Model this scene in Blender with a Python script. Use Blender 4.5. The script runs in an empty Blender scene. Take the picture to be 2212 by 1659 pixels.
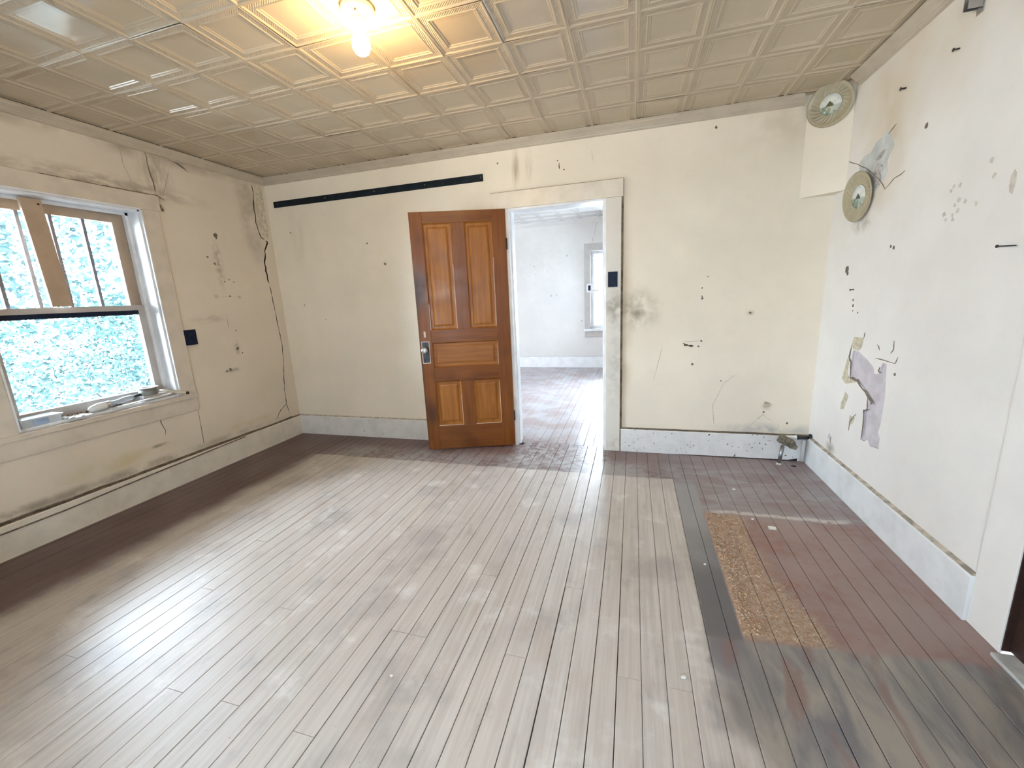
import bpy, bmesh, math, random
from mathutils import Vector, Matrix
from mathutils.geometry import delaunay_2d_cdt

R = random.Random(7)
SC = bpy.context.scene
COL = SC.collection
W, H = 4.7275, 2.5493          # room width (x) and ceiling height; back wall at y = 0, camera side y < 0
YR = -5.6                      # wall behind the camera
YF = 4.13                      # far wall of the next room
HF = 2.59

# ------------------------------------------------------------------ camera
cam_d = bpy.data.cameras.new('camera'); cam = bpy.data.objects.new('camera', cam_d); COL.objects.link(cam)
cam_d.sensor_width = 36.0; cam_d.sensor_fit = 'HORIZONTAL'; cam_d.lens = 895.67 / 2212 * 36.0
cam_d.clip_start = 0.02; cam_d.clip_end = 200
yaw, pitch, roll = -0.2873, -0.2083, -0.0466
fw = Vector((math.sin(yaw) * math.cos(pitch), math.cos(yaw) * math.cos(pitch), math.sin(pitch)))
rt = Vector((math.cos(yaw), -math.sin(yaw), 0)); up = rt.cross(fw)
rt2 = rt * math.cos(roll) + up * math.sin(roll); up2 = up * math.cos(roll) - rt * math.sin(roll)
M = Matrix((rt2, up2, -fw)).transposed().to_4x4(); M.translation = Vector((3.4293, -3.4976, 1.3423))
cam.matrix_world = M
SC.camera = cam

# ------------------------------------------------------------------ world, sun, window daylight, exposure
SC.view_settings.view_transform = 'Standard'; SC.view_settings.look = 'None'
SC.view_settings.exposure = 1.58; SC.view_settings.gamma = 1.0; SC.view_settings.use_curve_mapping = False
SC.cycles.use_light_tree = False
SC.cycles.max_bounces = 8; SC.cycles.diffuse_bounces = 5; SC.cycles.glossy_bounces = 4
SC.cycles.transmission_bounces = 6; SC.cycles.transparent_max_bounces = 10
SC.cycles.use_adaptive_sampling = True; SC.cycles.adaptive_threshold = 0.03; SC.cycles.sample_clamp_indirect = 8.0; SC.cycles.caustics_reflective = False; SC.cycles.caustics_refractive = False
wd = bpy.data.worlds.new('World'); SC.world = wd; wd.use_nodes = True
bg = wd.node_tree.nodes['Background']; bg.inputs[0].default_value = (0.81, 0.88, 1.0, 1); bg.inputs[1].default_value = 24.0

def lamp(name, kind, loc, energy, color, target=None, **kw):
    d = bpy.data.lights.new(name, kind); o = bpy.data.objects.new(name, d); COL.objects.link(o)
    d.energy = energy; d.color = color; o.location = loc
    for k, v in kw.items(): setattr(d, k, v)
    if target is not None:
        o.rotation_euler = (Vector(target) - Vector(loc)).to_track_quat('-Z', 'Y').to_euler()
    return o
lamp('sun', 'SUN', (-4, -6, 8), 4.0, (1.0, 0.97, 0.90), target=(-4.15, 0, 0), angle=math.radians(3))
# sky seen by the room through its window openings (sampling portals, also at the added fill windows)
for loc, tgt, sx, sy in (((-0.26, -1.62, 1.39), (1, -1.62, 1.39), 0.92, 1.4), ((3.0, YR - 0.26, 1.45), (3.0, 0, 1.45), 0.72, 1.0), ((-0.26, -4.5, 1.5), (1, -4.5, 1.5), 0.82, 1.1),
                         ((3.0925, YF + 0.26, 1.375), (3.0925, 0, 1.375), 0.79, 1.36), ((W + 0.26, 2.0, 1.40), (0, 2.0, 1.40), 0.62, 1.42)):
    pl = lamp('window_sky', 'AREA', loc, 1.0, (1, 1, 1), target=tgt, shape='RECTANGLE', size=sx, size_y=sy)
    pl.data.cycles.is_portal = True
BULB_STRENGTH = 100.0

# ------------------------------------------------------------------ materials
def lin(r, g, b):
    f = lambda c: (c / 255 / 12.92) if c / 255 <= 0.04045 else ((c / 255 + 0.055) / 1.055) ** 2.4
    return (f(r), f(g), f(b), 1.0)

class G:
    """small wrapper for building node materials"""
    def __init__(s, name):
        s.m = bpy.data.materials.new(name); s.m.use_nodes = True
        s.nt = s.m.node_tree; s.b = s.nt.nodes['Principled BSDF']
        s._pos = None
    def n(s, t, **kw):
        x = s.nt.nodes.new(t)
        for k, v in kw.items(): setattr(x, k, v)
        return x
    def put(s, sock, v):
        if hasattr(v, 'node'): s.nt.links.new(v, sock)
        elif v is not None: sock.default_value = v
    def math(s, op, a, b=0.0, c=None, clamp=False):
        x = s.n('ShaderNodeMath', operation=op, use_clamp=clamp); s.put(x.inputs[0], a); s.put(x.inputs[1], b)
        if c is not None: s.put(x.inputs[2], c)
        return x.outputs[0]
    def mul(s, *v):
        r = v[0]
        for q in v[1:]: r = s.math('MULTIPLY', r, q)
        return r
    def mix(s, f, a, b, mode='MIX'):
        x = s.n('ShaderNodeMix', data_type='RGBA', blend_type=mode); x.clamp_factor = True
        s.put(x.inputs[0], f); s.put(x.inputs[6], a); s.put(x.inputs[7], b); return x.outputs[2]
    def pos(s):
        if s._pos is None: s._pos = s.n('ShaderNodeNewGeometry').outputs['Position']
        return s._pos
    def obj(s): return s.n('ShaderNodeTexCoord').outputs['Object']
    def rnd(s): return s.n('ShaderNodeObjectInfo').outputs['Random']
    def sep(s, v):
        x = s.n('ShaderNodeSeparateXYZ'); s.put(x.inputs[0], v); return x.outputs
    def comb(s, x, y, z):
        c = s.n('ShaderNodeCombineXYZ')
        for i, v in enumerate((x, y, z)): s.put(c.inputs[i], v)
        return c.outputs[0]
    def map(s, v, scale=(1, 1, 1), loc=(0, 0, 0), rot=(0, 0, 0)):
        x = s.n('ShaderNodeMapping'); s.put(x.inputs[0], v); x.inputs['Scale'].default_value = scale
        x.inputs['Location'].default_value = loc; x.inputs['Rotation'].default_value = rot; return x.outputs[0]
    def noise(s, v, scale, detail=3.0, rough=0.55, dist=0.0):
        x = s.n('ShaderNodeTexNoise'); s.put(x.inputs['Vector'], v); x.inputs['Scale'].default_value = scale
        x.inputs['Detail'].default_value = detail; x.inputs['Roughness'].default_value = rough; x.inputs['Distortion'].default_value = dist
        return x.outputs['Fac']
    def step(s, x, a, b, o0=0.0, o1=1.0):
        r = s.n('ShaderNodeMapRange', interpolation_type='SMOOTHSTEP'); s.put(r.inputs[0], x)
        r.inputs[1].default_value = a; r.inputs[2].default_value = b; r.inputs[3].default_value = o0; r.inputs[4].default_value = o1
        return r.outputs[0]
    def box(s, x, a, b, fa, fb):
        """1 between a and b, soft over fa and fb"""
        return s.mul(s.step(x, a - fa, a + fa), s.step(x, b - fb, b + fb, 1.0, 0.0))
    def blob(s, c, r, rot=(0, 0, 0)):
        x = s.n('ShaderNodeVectorMath', operation='SUBTRACT'); s.put(x.inputs[0], s.pos()); x.inputs[1].default_value = c
        m = s.n('ShaderNodeMapping', vector_type='TEXTURE'); s.put(m.inputs[0], x.outputs[0]); m.inputs['Rotation'].default_value = rot; m.inputs['Scale'].default_value = r
        l = s.n('ShaderNodeVectorMath', operation='LENGTH'); s.put(l.inputs[0], m.outputs[0])
        return s.step(l.outputs['Value'], 0.05, 1.0, 1.0, 0.0)
    def bump(s, h, strength, dist=0.01, prev=None):
        x = s.n('ShaderNodeBump'); x.inputs['Strength'].default_value = strength; x.inputs['Distance'].default_value = dist
        s.put(x.inputs['Height'], h)
        if prev is not None: s.put(x.inputs['Normal'], prev)
        return x.outputs[0]
    def out(s, color=None, rough=None, metal=None, normal=None, spec=None, **kw):
        if color is not None: s.put(s.b.inputs['Base Color'], color)
        if rough is not None: s.put(s.b.inputs['Roughness'], rough)
        if metal is not None: s.put(s.b.inputs['Metallic'], metal)
        if normal is not None: s.put(s.b.inputs['Normal'], normal)
        if spec is not None: s.put(s.b.inputs['Specular IOR Level'], spec)
        for k, v in kw.items(): s.put(s.b.inputs[k], v)
        return s.m

def simple(name, col, rough=0.5, metal=0.0, var=0.12, scale=25, bump=0.0, spec=0.5, **kw):
    g = G(name); v = g.noise(g.obj(), scale, 4)
    dark = tuple(c * (1 - var) for c in col[:3]) + (1,); lite = tuple(min(1, c * (1 + var)) for c in col[:3]) + (1,)
    nrm = g.bump(g.noise(g.obj(), scale * 3, 3), bump, 0.004) if bump else None
    return g.out(g.mix(g.step(v, 0.3, 0.7), dark, lite), rough, metal, nrm, spec, **kw)

U = (1, 1, 1); Z0 = (0, 0, 0)
CREAM = (0.88, 0.80, 0.67, 1)
def wall_mat(name, base, blobs, bands=()):
    """painted plaster with mottling; blobs = soot and damp stains, and one painted warm light tone: (centre, radii, colour, strength, noise scale, noise stretch, rot)"""
    g = G(name); P = g.pos()
    n1 = g.noise(P, 2.2, 5, 0.6); n2 = g.noise(P, 14, 4)
    c = g.mix(g.step(n1, 0.3, 0.72), tuple(x * 0.93 for x in base[:3]) + (1,), base)
    c = g.mix(g.mul(g.step(n2, 0.55, 0.8), 0.25), c, (base[0] * 0.86, base[1] * 0.83, base[2] * 0.78, 1))
    for cen, rad, col, st, ns, stretch, rot in blobs:
        m = g.blob(cen, rad, rot)
        nn = g.noise(g.map(P, stretch) if stretch != U else P, ns, 3, 0.6)
        c = g.mix(g.mul(m, g.step(nn, 0.30, 0.66), st), c, col)
    nb = g.bump(g.noise(P, 1.6, 3), 0.5, 0.03)
    nb = g.bump(g.noise(P, 60, 3), 0.12, 0.004, nb)
    return g.out(c, 0.55, normal=nb, spec=0.25)

SOOT = (0.20, 0.165, 0.115, 1); DAMP = (0.36, 0.28, 0.16, 1); YEL = (0.62, 0.52, 0.28, 1)
U = (1, 1, 1); Z0 = (0, 0, 0)
mat_wl = wall_mat('plaster_left', (0.78, 0.69, 0.57, 1), [
    ((0, -1.35, 2.21), (0.3, 0.95, 0.10), SOOT, 0.62, 6, (1, 1.2, 4), Z0),
    ((0, -1.0, 2.34), (0.3, 0.16, 0.22), SOOT, 0.5, 9, (1, 3, 1), Z0),
    ((0, -1.2, 2.49), (0.3, 1.6, 0.09), SOOT, 0.75, 3, U, Z0),
    ((0, -0.22, 2.25), (0.3, 0.18, 0.5), SOOT, 0.65, 4, U, Z0),
    ((0, -0.2, 1.9), (0.3, 0.13, 0.25), (0.30, 0.29, 0.28, 1), 0.5, 5, U, Z0),
    ((0, -0.80, 1.27), (0.3, 0.22, 0.05), SOOT, 0.35, 9, (1, 1, 3), Z0),
    ((0, -0.98, 1.06), (0.3, 0.06, 0.05), SOOT, 0.6, 6, U, Z0),
    ((0, -0.68, 0.81), (0.3, 0.10, 0.03), SOOT, 0.75, 14, U, Z0),
    ((0, -1.45, 2.16), (0.3, 0.03, 0.035), SOOT, 1.0, 4, U, Z0),
    ((0, -1.01, 2.11), (0.3, 0.04, 0.045), SOOT, 0.9, 22, U, Z0),
    ((0, -1.6, 0.33), (0.3, 0.5, 0.09), YEL, 0.65, 6, U, Z0),
    ((0, -0.6, 0.30), (0.3, 0.5, 0.05), YEL, 0.6, 8, U, Z0),
    ((0, -2.0, 0.24), (0.3, 2.4, 0.05), SOOT, 0.65, 7, U, Z0),
    ((0, -1.38, 0.36), (0.3, 0.10, 0.02), SOOT, 0.8, 18, U, Z0),
    ((0, -0.62, 1.72), (0.3, 0.06, 0.28), SOOT, 0.55, 26, U, Z0),
    ((0, -0.59, 1.0), (0.3, 0.05, 0.09), SOOT, 0.55, 26, U, Z0),
])
mat_wb = wall_mat('plaster_back', CREAM, [
    ((3.46, 0, 1.19), (0.24, 0.3, 0.22), SOOT, 0.75, 7, U, Z0),
    ((3.37, 0, 1.05), (0.09, 0.3, 1.0), (0.46, 0.35, 0.2, 1), 0.5, 2, U, Z0),
    ((2.51, 0, 2.34), (0.045, 0.3, 0.2), DAMP, 0.75, 16, (1, 1, 0.15), Z0),
    ((2.62, 0, 2.36), (0.04, 0.3, 0.16), DAMP, 0.8, 16, (1, 1, 0.15), Z0),
    ((4.45, 0, 0.24), (0.5, 0.3, 0.07), (0.35, 0.36, 0.38, 1), 0.7, 8, U, Z0),
    ((4.45, 0, 2.45), (0.6, 0.3, 0.35), (0.42, 0.34, 0.23, 1), 0.4, 3, U, Z0),
    ((0.30, 0, 2.1), (0.10, 0.3, 0.5), (0.45, 0.37, 0.25, 1), 0.3, 3, (2, 1, 0.5), Z0),
    ((1.23, 0, 1.69), (0.03, 0.3, 0.03), SOOT, 0.6, 3, U, Z0),
    ((4.27, 0, 1.14), (0.04, 0.3, 0.03), SOOT, 0.5, 12, U, Z0),
    ((4.43, 0, 0.42), (0.05, 0.3, 0.045), (0.4, 0.39, 0.37, 1), 0.7, 5, U, Z0),
])
mat_wr = wall_mat('plaster_right', (0.86, 0.835, 0.80, 1), [
    ((W, -0.60, 2.15), (0.3, 0.15, 0.42), (0.42, 0.33, 0.2, 1), 0.75, 3, U, (math.radians(-22), 0, 0)),
    ((W, -0.52, 1.90), (0.3, 0.34, 0.34), (0.50, 0.40, 0.26, 1), 0.6, 4, U, Z0),
    ((W, -0.42, 1.67), (0.3, 0.16, 0.08), SOOT, 0.6, 16, U, Z0),
    ((W, -0.8, 2.5), (0.3, 2.4, 1.3), (0.70, 0.59, 0.435, 1), 0.7, 1.2, U, Z0),  # lamp warmth on the upper wall, put into the paint as cream
    ((W, -0.36, 0.24), (0.3, 0.09, 0.06), SOOT, 0.8, 5, U, Z0),
])
mat_wf = wall_mat('plaster_far', (0.74, 0.72, 0.70, 1), [((2.0, YF, 1.9), (1.0, 0.3, 0.6), (0.6, 0.58, 0.54, 1), 0.35, 7, U, Z0)])
mat_plain = wall_mat('plaster_plain', CREAM, [])

def trim_mat(name, col, chips=0.0, rough=0.35, dark=(0.10, 0.07, 0.05, 1)):
    g = G(name); P = g.pos()
    c = g.mix(g.step(g.noise(P, 9, 5), 0.35, 0.75), col, tuple(x * 0.87 for x in col[:3]) + (1,))
    if chips: c = g.mix(g.step(g.noise(P, 42, 3, 0.5), 0.70 - chips, 0.74 - chips), c, dark)
    return g.out(c, rough, normal=g.bump(g.noise(P, 30, 4), 0.18, 0.004), spec=0.4)
mat_trim = trim_mat('trim_paint', (0.80, 0.785, 0.76, 1), 0.012)
mat_trim_cream = trim_mat('trim_cream', (0.80, 0.735, 0.63, 1))
mat_trim_beige = trim_mat('crown_beige', (0.56, 0.49, 0.39, 1))
mat_wintrim = trim_mat('window_trim', (0.70, 0.62, 0.52, 1))
mat_jamb = trim_mat('jamb_white', (0.84, 0.85, 0.87, 1), 0.0, 0.3)
mat_sash = trim_mat('sash_tan', (0.46, 0.36, 0.27, 1), 0.0, 0.45)
mat_sashgrey = trim_mat('sash_grey', (0.52, 0.49, 0.47, 1), 0.0, 0.45)
mat_dark = simple('dark_gap', (0.02, 0.015, 0.012, 1), 0.9)
mat_gap = simple('floor_gap', (0.05, 0.04, 0.035, 1), 0.9)
mat_hole = simple('hole_dark', (0.16, 0.13, 0.10, 1), 0.9)
mat_crack = simple('crack_line', (0.20, 0.16, 0.12, 1), 0.9, var=0.4, scale=40)
mat_crackfine = simple('crack_fine', (0.50, 0.45, 0.38, 1), 0.9, var=0.3, scale=40)
mat_dot = simple('old_spot', (0.62, 0.575, 0.50, 1), 0.9)
mat_rough = simple('bare_plaster', (0.66, 0.59, 0.47, 1), 0.9, var=0.18, scale=30, bump=0.9, spec=0.1)
mat_peel = simple('grey_plaster', (0.60, 0.56, 0.59, 1), 0.85, var=0.10, scale=14, bump=0.35, spec=0.15)
mat_chip = simple('yellow_plaster', (0.58, 0.53, 0.40, 1), 0.9, var=0.18, scale=40, spec=0.1)
mat_patch = simple('filler_patch', (0.57, 0.59, 0.57, 1), 0.85, var=0.14, scale=12, bump=0.4, spec=0.15)
mat_patchdark = simple('filler_dark', (0.45, 0.42, 0.39, 1), 0.9, var=0.35, scale=60, bump=0.5, spec=0.1)
mat_navy = simple('shade_navy', (0.006, 0.013, 0.036, 1), 0.5, var=0.3, spec=0.2)
mat_strip = simple('navy_strip', (0.006, 0.013, 0.020, 1), 0.4, var=0.5, scale=12, spec=0.25)
mat_plasticw = simple('white_plastic', (0.80, 0.80, 0.78, 1), 0.35, var=0.04)
mat_cream = simple('cream_wood', (0.66, 0.60, 0.48, 1), 0.6)
mat_black = simple('black_rubber', (0.02, 0.02, 0.02, 1), 0.6)
mat_tin = simple('old_tin', (0.20, 0.20, 0.185, 1), 0.5, 0.3, bump=0.1)
mat_chrome = simple('worn_chrome', (0.50, 0.50, 0.50, 1), 0.34, 1.0)
mat_brass = simple('dirty_brass', (0.22, 0.19, 0.14, 1), 0.5, 0.6, var=0.4, scale=40, bump=0.3)
mat_iron = simple('dark_iron', (0.05, 0.05, 0.055, 1), 0.42, 0.7, var=0.4)
mat_porcelain = simple('porcelain', (0.82, 0.76, 0.62, 1), 0.25, var=0.03)
mat_plate = simple('plate_glaze', (0.40, 0.35, 0.235, 1), 0.3, var=0.08, scale=18, bump=0.05)
mat_slab = simple('threshold_stone', (0.52, 0.52, 0.51, 1), 0.5, var=0.15, scale=18)
mat_brown = simple('dark_brown_wood', (0.035, 0.015, 0.010, 1), 0.55, var=0.3)
mat_board = trim_mat('tan_board', (0.50, 0.37, 0.26, 1), 0.0, 0.5)
mat_cable = simple('old_cable', (0.17, 0.13, 0.095, 1), 0.75, var=0.4, scale=30)
mat_dust = simple('dust_line', (0.20, 0.16, 0.11, 1), 0.95, var=0.45, scale=22)

def glass(name, tint):
    g = G(name); gl = g.n('ShaderNodeBsdfGlossy'); gl.inputs['Roughness'].default_value = 0.02
    tr = g.n('ShaderNodeBsdfTransparent'); tr.inputs[0].default_value = tint
    df = g.n('ShaderNodeBsdfDiffuse'); df.inputs[0].default_value = (0.7, 0.72, 0.72, 1)
    fr = g.n('ShaderNodeFresnel'); fr.inputs[0].default_value = 1.45
    m1 = g.n('ShaderNodeMixShader'); g.put(m1.inputs[0], g.mul(g.step(g.noise(g.pos(), 7, 4), 0.45, 0.8), 0.14))
    g.nt.links.new(tr.outputs[0], m1.inputs[1]); g.nt.links.new(df.outputs[0], m1.inputs[2])
    m2 = g.n('ShaderNodeMixShader'); g.put(m2.inputs[0], fr.outputs[0])
    g.nt.links.new(m1.outputs[0], m2.inputs[1]); g.nt.links.new(gl.outputs[0], m2.inputs[2])
    g.nt.links.new(m2.outputs[0], g.nt.nodes['Material Output'].inputs['Surface'])
    return g.m
mat_glass = glass('window_glass', (0.92, 0.97, 0.98, 1))
g = G('clear_tray')
mat_tray = g.out((0.85, 0.92, 0.95, 1), 0.12, Alpha=0.45)

# floor: red-brown paint round a bare sanded rectangle, with dust, carpet-glue residue and grey wear
def floor_mat():
    g = G('floor_boards'); P = g.pos(); x, y, z = g.sep(P)
    rn = g.rnd()
    off = g.comb(g.mul(rn, 13.0), g.mul(rn, 37.0), 0.0)
    av = g.n('ShaderNodeVectorMath', operation='ADD'); g.put(av.inputs[0], P); g.put(av.inputs[1], off); PB = av.outputs[0]
    grain = g.noise(g.map(PB, (60, 2.2, 1)), 1.0, 5, 0.6)
    streak = g.noise(g.map(PB, (14, 0.8, 1)), 1.0, 4, 0.6)
    cloud = g.noise(P, 2.6, 3, 0.5); fine = g.noise(P, 18, 5, 0.65)
    jit = g.math('SUBTRACT', g.noise(P, 5, 4), 0.5); jitf = g.math('SUBTRACT', g.noise(P, 30, 4), 0.5)
    # bare wood
    wood = g.mix(g.step(grain, 0.28, 0.72), (0.47, 0.425, 0.39, 1), (0.59, 0.545, 0.505, 1))
    wood = g.mix(g.mul(g.step(rn, 0.0, 1.0), 0.28), wood, (0.55, 0.475, 0.42, 1))
    wood = g.mix(g.mul(g.step(streak, 0.55, 0.8), 0.4), wood, (0.70, 0.665, 0.62, 1))
    wood = g.mix(g.mul(g.step(g.noise(P, 2.4, 5, 0.6), 0.50, 0.70), 0.62), wood, (0.33, 0.30, 0.285, 1))
    wood = g.mix(g.mul(g.step(g.noise(g.map(P, (1.6, 0.7, 1), (5, 2, 0)), 5.5, 5, 0.65), 0.56, 0.72), 0.5), wood, (0.30, 0.275, 0.265, 1))
    wood = g.mix(g.mul(g.step(g.noise(P, 4.2, 5, 0.6), 0.56, 0.72), 0.6), wood, (0.74, 0.72, 0.69, 1))
    wood = g.mix(g.mul(g.step(g.noise(g.map(P, (6, 2.5, 1), (3, 1, 0)), 1.0, 4), 0.60, 0.70), 0.3), wood, (0.42, 0.32, 0.26, 1))
    # paint
    paint = g.mix(g.step(g.noise(P, 3, 5), 0.35, 0.7), (0.155, 0.092, 0.086, 1), (0.205, 0.132, 0.122, 1))
    paint = g.mix(g.mul(g.step(fine, 0.55, 0.75), 0.3), paint, (0.30, 0.20, 0.17, 1))
    left = g.mul(g.step(x, 0.9, 1.4, 1.0, 0.0), 1.0)
    paint = g.mix(g.mul(left, 0.6), paint, (0.088, 0.043, 0.040, 1))  # same paint, darkened at the left where less light falls
    # dusty red patch at the right: same paint, lightened for the light there
    red = g.mix(g.step(cloud, 0.35, 0.7), (0.275, 0.145, 0.122, 1), (0.315, 0.200, 0.180, 1))
    rightm = g.step(x, 3.80, 3.95)
    paint = g.mix(rightm, paint, red)
    c = paint
    # bare rectangle
    xj = g.math('ADD', x, g.mul(jit, 0.16)); yj = g.math('ADD', y, g.mul(jit, 0.05))
    lm = g.step(xj, 0.55, 0.76)
    rj = g.math('ADD', g.math('ADD', x, g.mul(jitf, 0.015)), g.mul(g.step(y, -2.25, -1.95, 1.0, 0.0), g.mul(g.math('SUBTRACT', g.noise(P, 3.2, 3, 0.5), 0.5), 0.5)))
    rm = g.mix(g.step(y, -2.3, -1.95), g.step(rj, 3.68, 3.80, 1.0, 0.0), g.step(rj, 3.715, 3.735, 1.0, 0.0))
    bm_ = g.step(yj, -0.535, -0.515, 1.0, 0.0)
    bare = g.mul(lm, rm, bm_)
    # grey worn band beyond the bare part
    band = g.mul(g.step(y, -0.36, -0.18, 1.0, 0.0), g.step(x, 0.55, 1.05), g.step(x, 3.4, 3.8, 1.0, 0.35), g.step(g.math('ADD', fine, g.mul(cloud, 0.7)), 0.62, 0.95))
    c = g.mix(g.mul(band, 0.85), c, (0.34, 0.315, 0.305, 1))
    doorw = g.mul(g.box(x, 2.45, 3.25, 0.12, 0.06), g.step(y, -0.6, -0.3), g.step(fine, 0.40, 0.60))
    c = g.mix(g.mul(doorw, 0.75), c, (0.46, 0.44, 0.44, 1))
    # dust at the back right corner
    dust = g.mul(g.step(x, 3.6, 3.8), g.step(yj, -1.05, -0.86), g.step(y, -0.35, -0.15, 1.0, 0.35), g.step(g.noise(g.map(P, (1.4, 3.2, 1)), 2.0, 5, 0.62, 1.2), 0.36, 0.66))
    haze = g.mul(g.step(x, 3.55, 3.9), g.step(yj, -1.02, -0.86))
    c = g.mix(g.mul(haze, 0.5), c, (0.215, 0.19, 0.20, 1))
    c = g.mix(g.mul(dust, 0.75), c, (0.355, 0.34, 0.36, 1))
    dline = g.mul(g.box(x, 3.92, 4.62, 0.06, 0.05), g.box(g.math('ADD', y, g.mul(jit, 0.07)), -0.955, -0.915, 0.008, 0.012), g.step(fine, 0.34, 0.5))
    c = g.mix(g.mul(dline, 0.7), c, (0.66, 0.63, 0.60, 1))
    # grey strip
    strip = g.mul(g.box(rj, 3.725, 3.862, 0.008, 0.012), g.step(yj, -2.02, -1.93), g.step(y, -0.62, -0.5, 1.0, 0.0))
    c = g.mix(g.mul(strip, 0.93), c, g.mix(g.step(g.math('ADD', y, g.mul(cloud, 0.8)), -1.25, -0.55), (0.135, 0.130, 0.135, 1), (0.30, 0.295, 0.305, 1)))
    # carpet glue residue
    redge = g.math('ADD', x, g.mul(jit, 0.16)); ry = g.math('ADD', y, g.mul(jit, 0.12))
    widen = g.mul(g.step(y, -1.9, -1.4, 1.0, 0.0), 0.11)
    res = g.mul(g.step(x, 3.855, 3.87), g.step(g.math('SUBTRACT', redge, widen), 4.02, 4.09, 1.0, 0.0), g.box(ry, -1.95, -0.96, 0.03, 0.03))
    rc = g.mix(g.step(g.noise(P, 55, 4, 0.7), 0.40, 0.62), (0.34, 0.215, 0.135, 1), (0.47, 0.36, 0.27, 1))
    c = g.mix(g.mul(res, 0.92), c, rc)
    # worn corner in front of the red patch, colours darkened to give light falloff
    wornm = g.mul(g.step(x, 3.4, 3.5), g.step(g.math('ADD', yj, g.mul(g.math('SUBTRACT', x, 4.1), -0.09)), -1.955, -1.92, 1.0, 0.0))
    dg = g.map(P, (3.2, 1.0, 1), (0, 0, 0), (0, 0, math.radians(-12)))
    w2 = g.noise(dg, 2.3, 5, 0.6, 0.6)
    wc = g.mix(g.step(w2, 0.34, 0.64), (0.175, 0.163, 0.175, 1), (0.335, 0.295, 0.255, 1))
    wc = g.mix(g.mul(g.step(g.noise(g.map(P, (5.5, 1.3, 1), (2.3, 0.4, 0), (0, 0, math.radians(-14))), 1.5, 4, 0.5, 0.5), 0.56, 0.66), 0.7), wc, (0.225, 0.135, 0.12, 1))
    c = g.mix(wornm, c, wc)
    c = g.mix(bare, c, wood)
    # next room: pale worn red-grey boards
    far = g.step(y, 0.0, 0.25)
    fc = g.mix(g.step(g.noise(P, 4, 5, 0.6), 0.38, 0.62), (0.40, 0.32, 0.32, 1), (0.50, 0.49, 0.52, 1))
    c = g.mix(far, c, fc)
    # nail heads, crumbs, scuffs
    sp = g.noise(P, 70, 2, 0.5)
    c = g.mix(g.mul(g.step(sp, 0.755, 0.785), 0.8), c, (0.10, 0.08, 0.07, 1))
    rough = g.mix(bare, (0.285, 0.285, 0.285, 1), (0.38, 0.38, 0.38, 1))
    rough = g.mix(g.mul(far, 1.0), rough, (0.285, 0.285, 0.285, 1))
    rough = g.mix(g.mul(g.step(g.noise(P, 2.2, 1, 0.4), 0.35, 0.75), 0.4), rough, (0.55, 0.55, 0.55, 1))
    nb = g.bump(g.noise(P, 3.5, 1, 0.4), 0.03, 0.006)
    nb = g.bump(grain, 0.10, 0.003, nb)
    nb = g.bump(g.mul(res, g.noise(P, 90, 3)), 0.8, 0.006, nb)
    return g.out(c, rough, normal=nb, spec=0.45)
mat_floor = floor_mat()

def ceil_mat(name, base):
    g = G(name); P = g.pos(); O = g.obj()
    ox, oy, oz = g.sep(O)
    c = g.mix(g.step(g.noise(P, 3.0, 4), 0.35, 0.7), base, tuple(v * 0.94 for v in base[:3]) + (1,))
    c = g.mix(g.mul(g.step(g.noise(P, 30, 4), 0.64, 0.78), 0.25), c, tuple(v * 0.70 for v in base[:3]) + (1,))
    # embossed rope border between the bead and the step
    d = g.math('SUBTRACT', 0.15625, g.math('MAXIMUM', g.math('ABSOLUTE', ox), g.math('ABSOLUTE', oy)))
    rope = g.mul(g.box(d, 0.016, 0.036, 0.003, 0.003), g.math('SINE', g.mul(g.math('ADD', ox, oy), 520.0)))
    rn = g.mul(g.rnd(), 50.0)
    nv = g.n('ShaderNodeVectorMath', operation='ADD'); g.put(nv.inputs[0], P); g.put(nv.inputs[1], g.comb(rn, rn, rn))
    dent = g.noise(nv.outputs[0], 5, 1, 0.4)
    nb = g.bump(dent, 0.30, 0.012)
    nb = g.bump(rope, 0.35, 0.003, nb)
    nb = g.bump(g.noise(P, 60, 2), 0.04, 0.003, nb)
    return g.out(c, g.step(g.noise(P, 5, 3), 0.3, 0.7, 0.15, 0.24), normal=nb, spec=0.75)
mat_tin_ceiling = ceil_mat('pressed_tin', (0.56, 0.465, 0.34, 1))
mat_tin_far = ceil_mat('pressed_tin_far', (0.78, 0.78, 0.76, 1))

def wood(name, ca, cb, cd, axis):
    g = G(name); O = g.obj()
    sc = (26, 26, 1.6) if axis == 'z' else (1.6, 26, 26)
    n1 = g.noise(g.map(O, sc), 1.0, 5, 0.6, 0.6)
    n2 = g.noise(g.map(O, tuple(v * 3.5 for v in sc)), 1.0, 4, 0.6)
    c = g.mix(g.step(n1, 0.30, 0.70), ca, cb)
    c = g.mix(g.mul(g.step(n2, 0.50, 0.74), 0.45), c, cd)
    c = g.mix(g.mul(g.step(g.noise(O, 4.0, 1, 0.4), 0.50, 0.80), 0.5), c, cd)
    return g, c, n2
def door_wood(name, ca, cb, cd, axis, smudges=()):
    g, c, n2 = wood(name, ca, cb, cd, axis)
    for cen, rad, st in smudges:
        m = g.blob(cen, rad); c = g.mix(g.mul(m, st), c, (0.05, 0.018, 0.008, 1))
    return g.out(c, g.step(g.noise(g.pos(), 6, 3), 0.3, 0.7, 0.29, 0.42), normal=g.bump(n2, 0.06, 0.002), spec=0.26)
DA, DB, DD = (0.160, 0.046, 0.008, 1), (0.225, 0.074, 0.013, 1), (0.075, 0.021, 0.005, 1)
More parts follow.
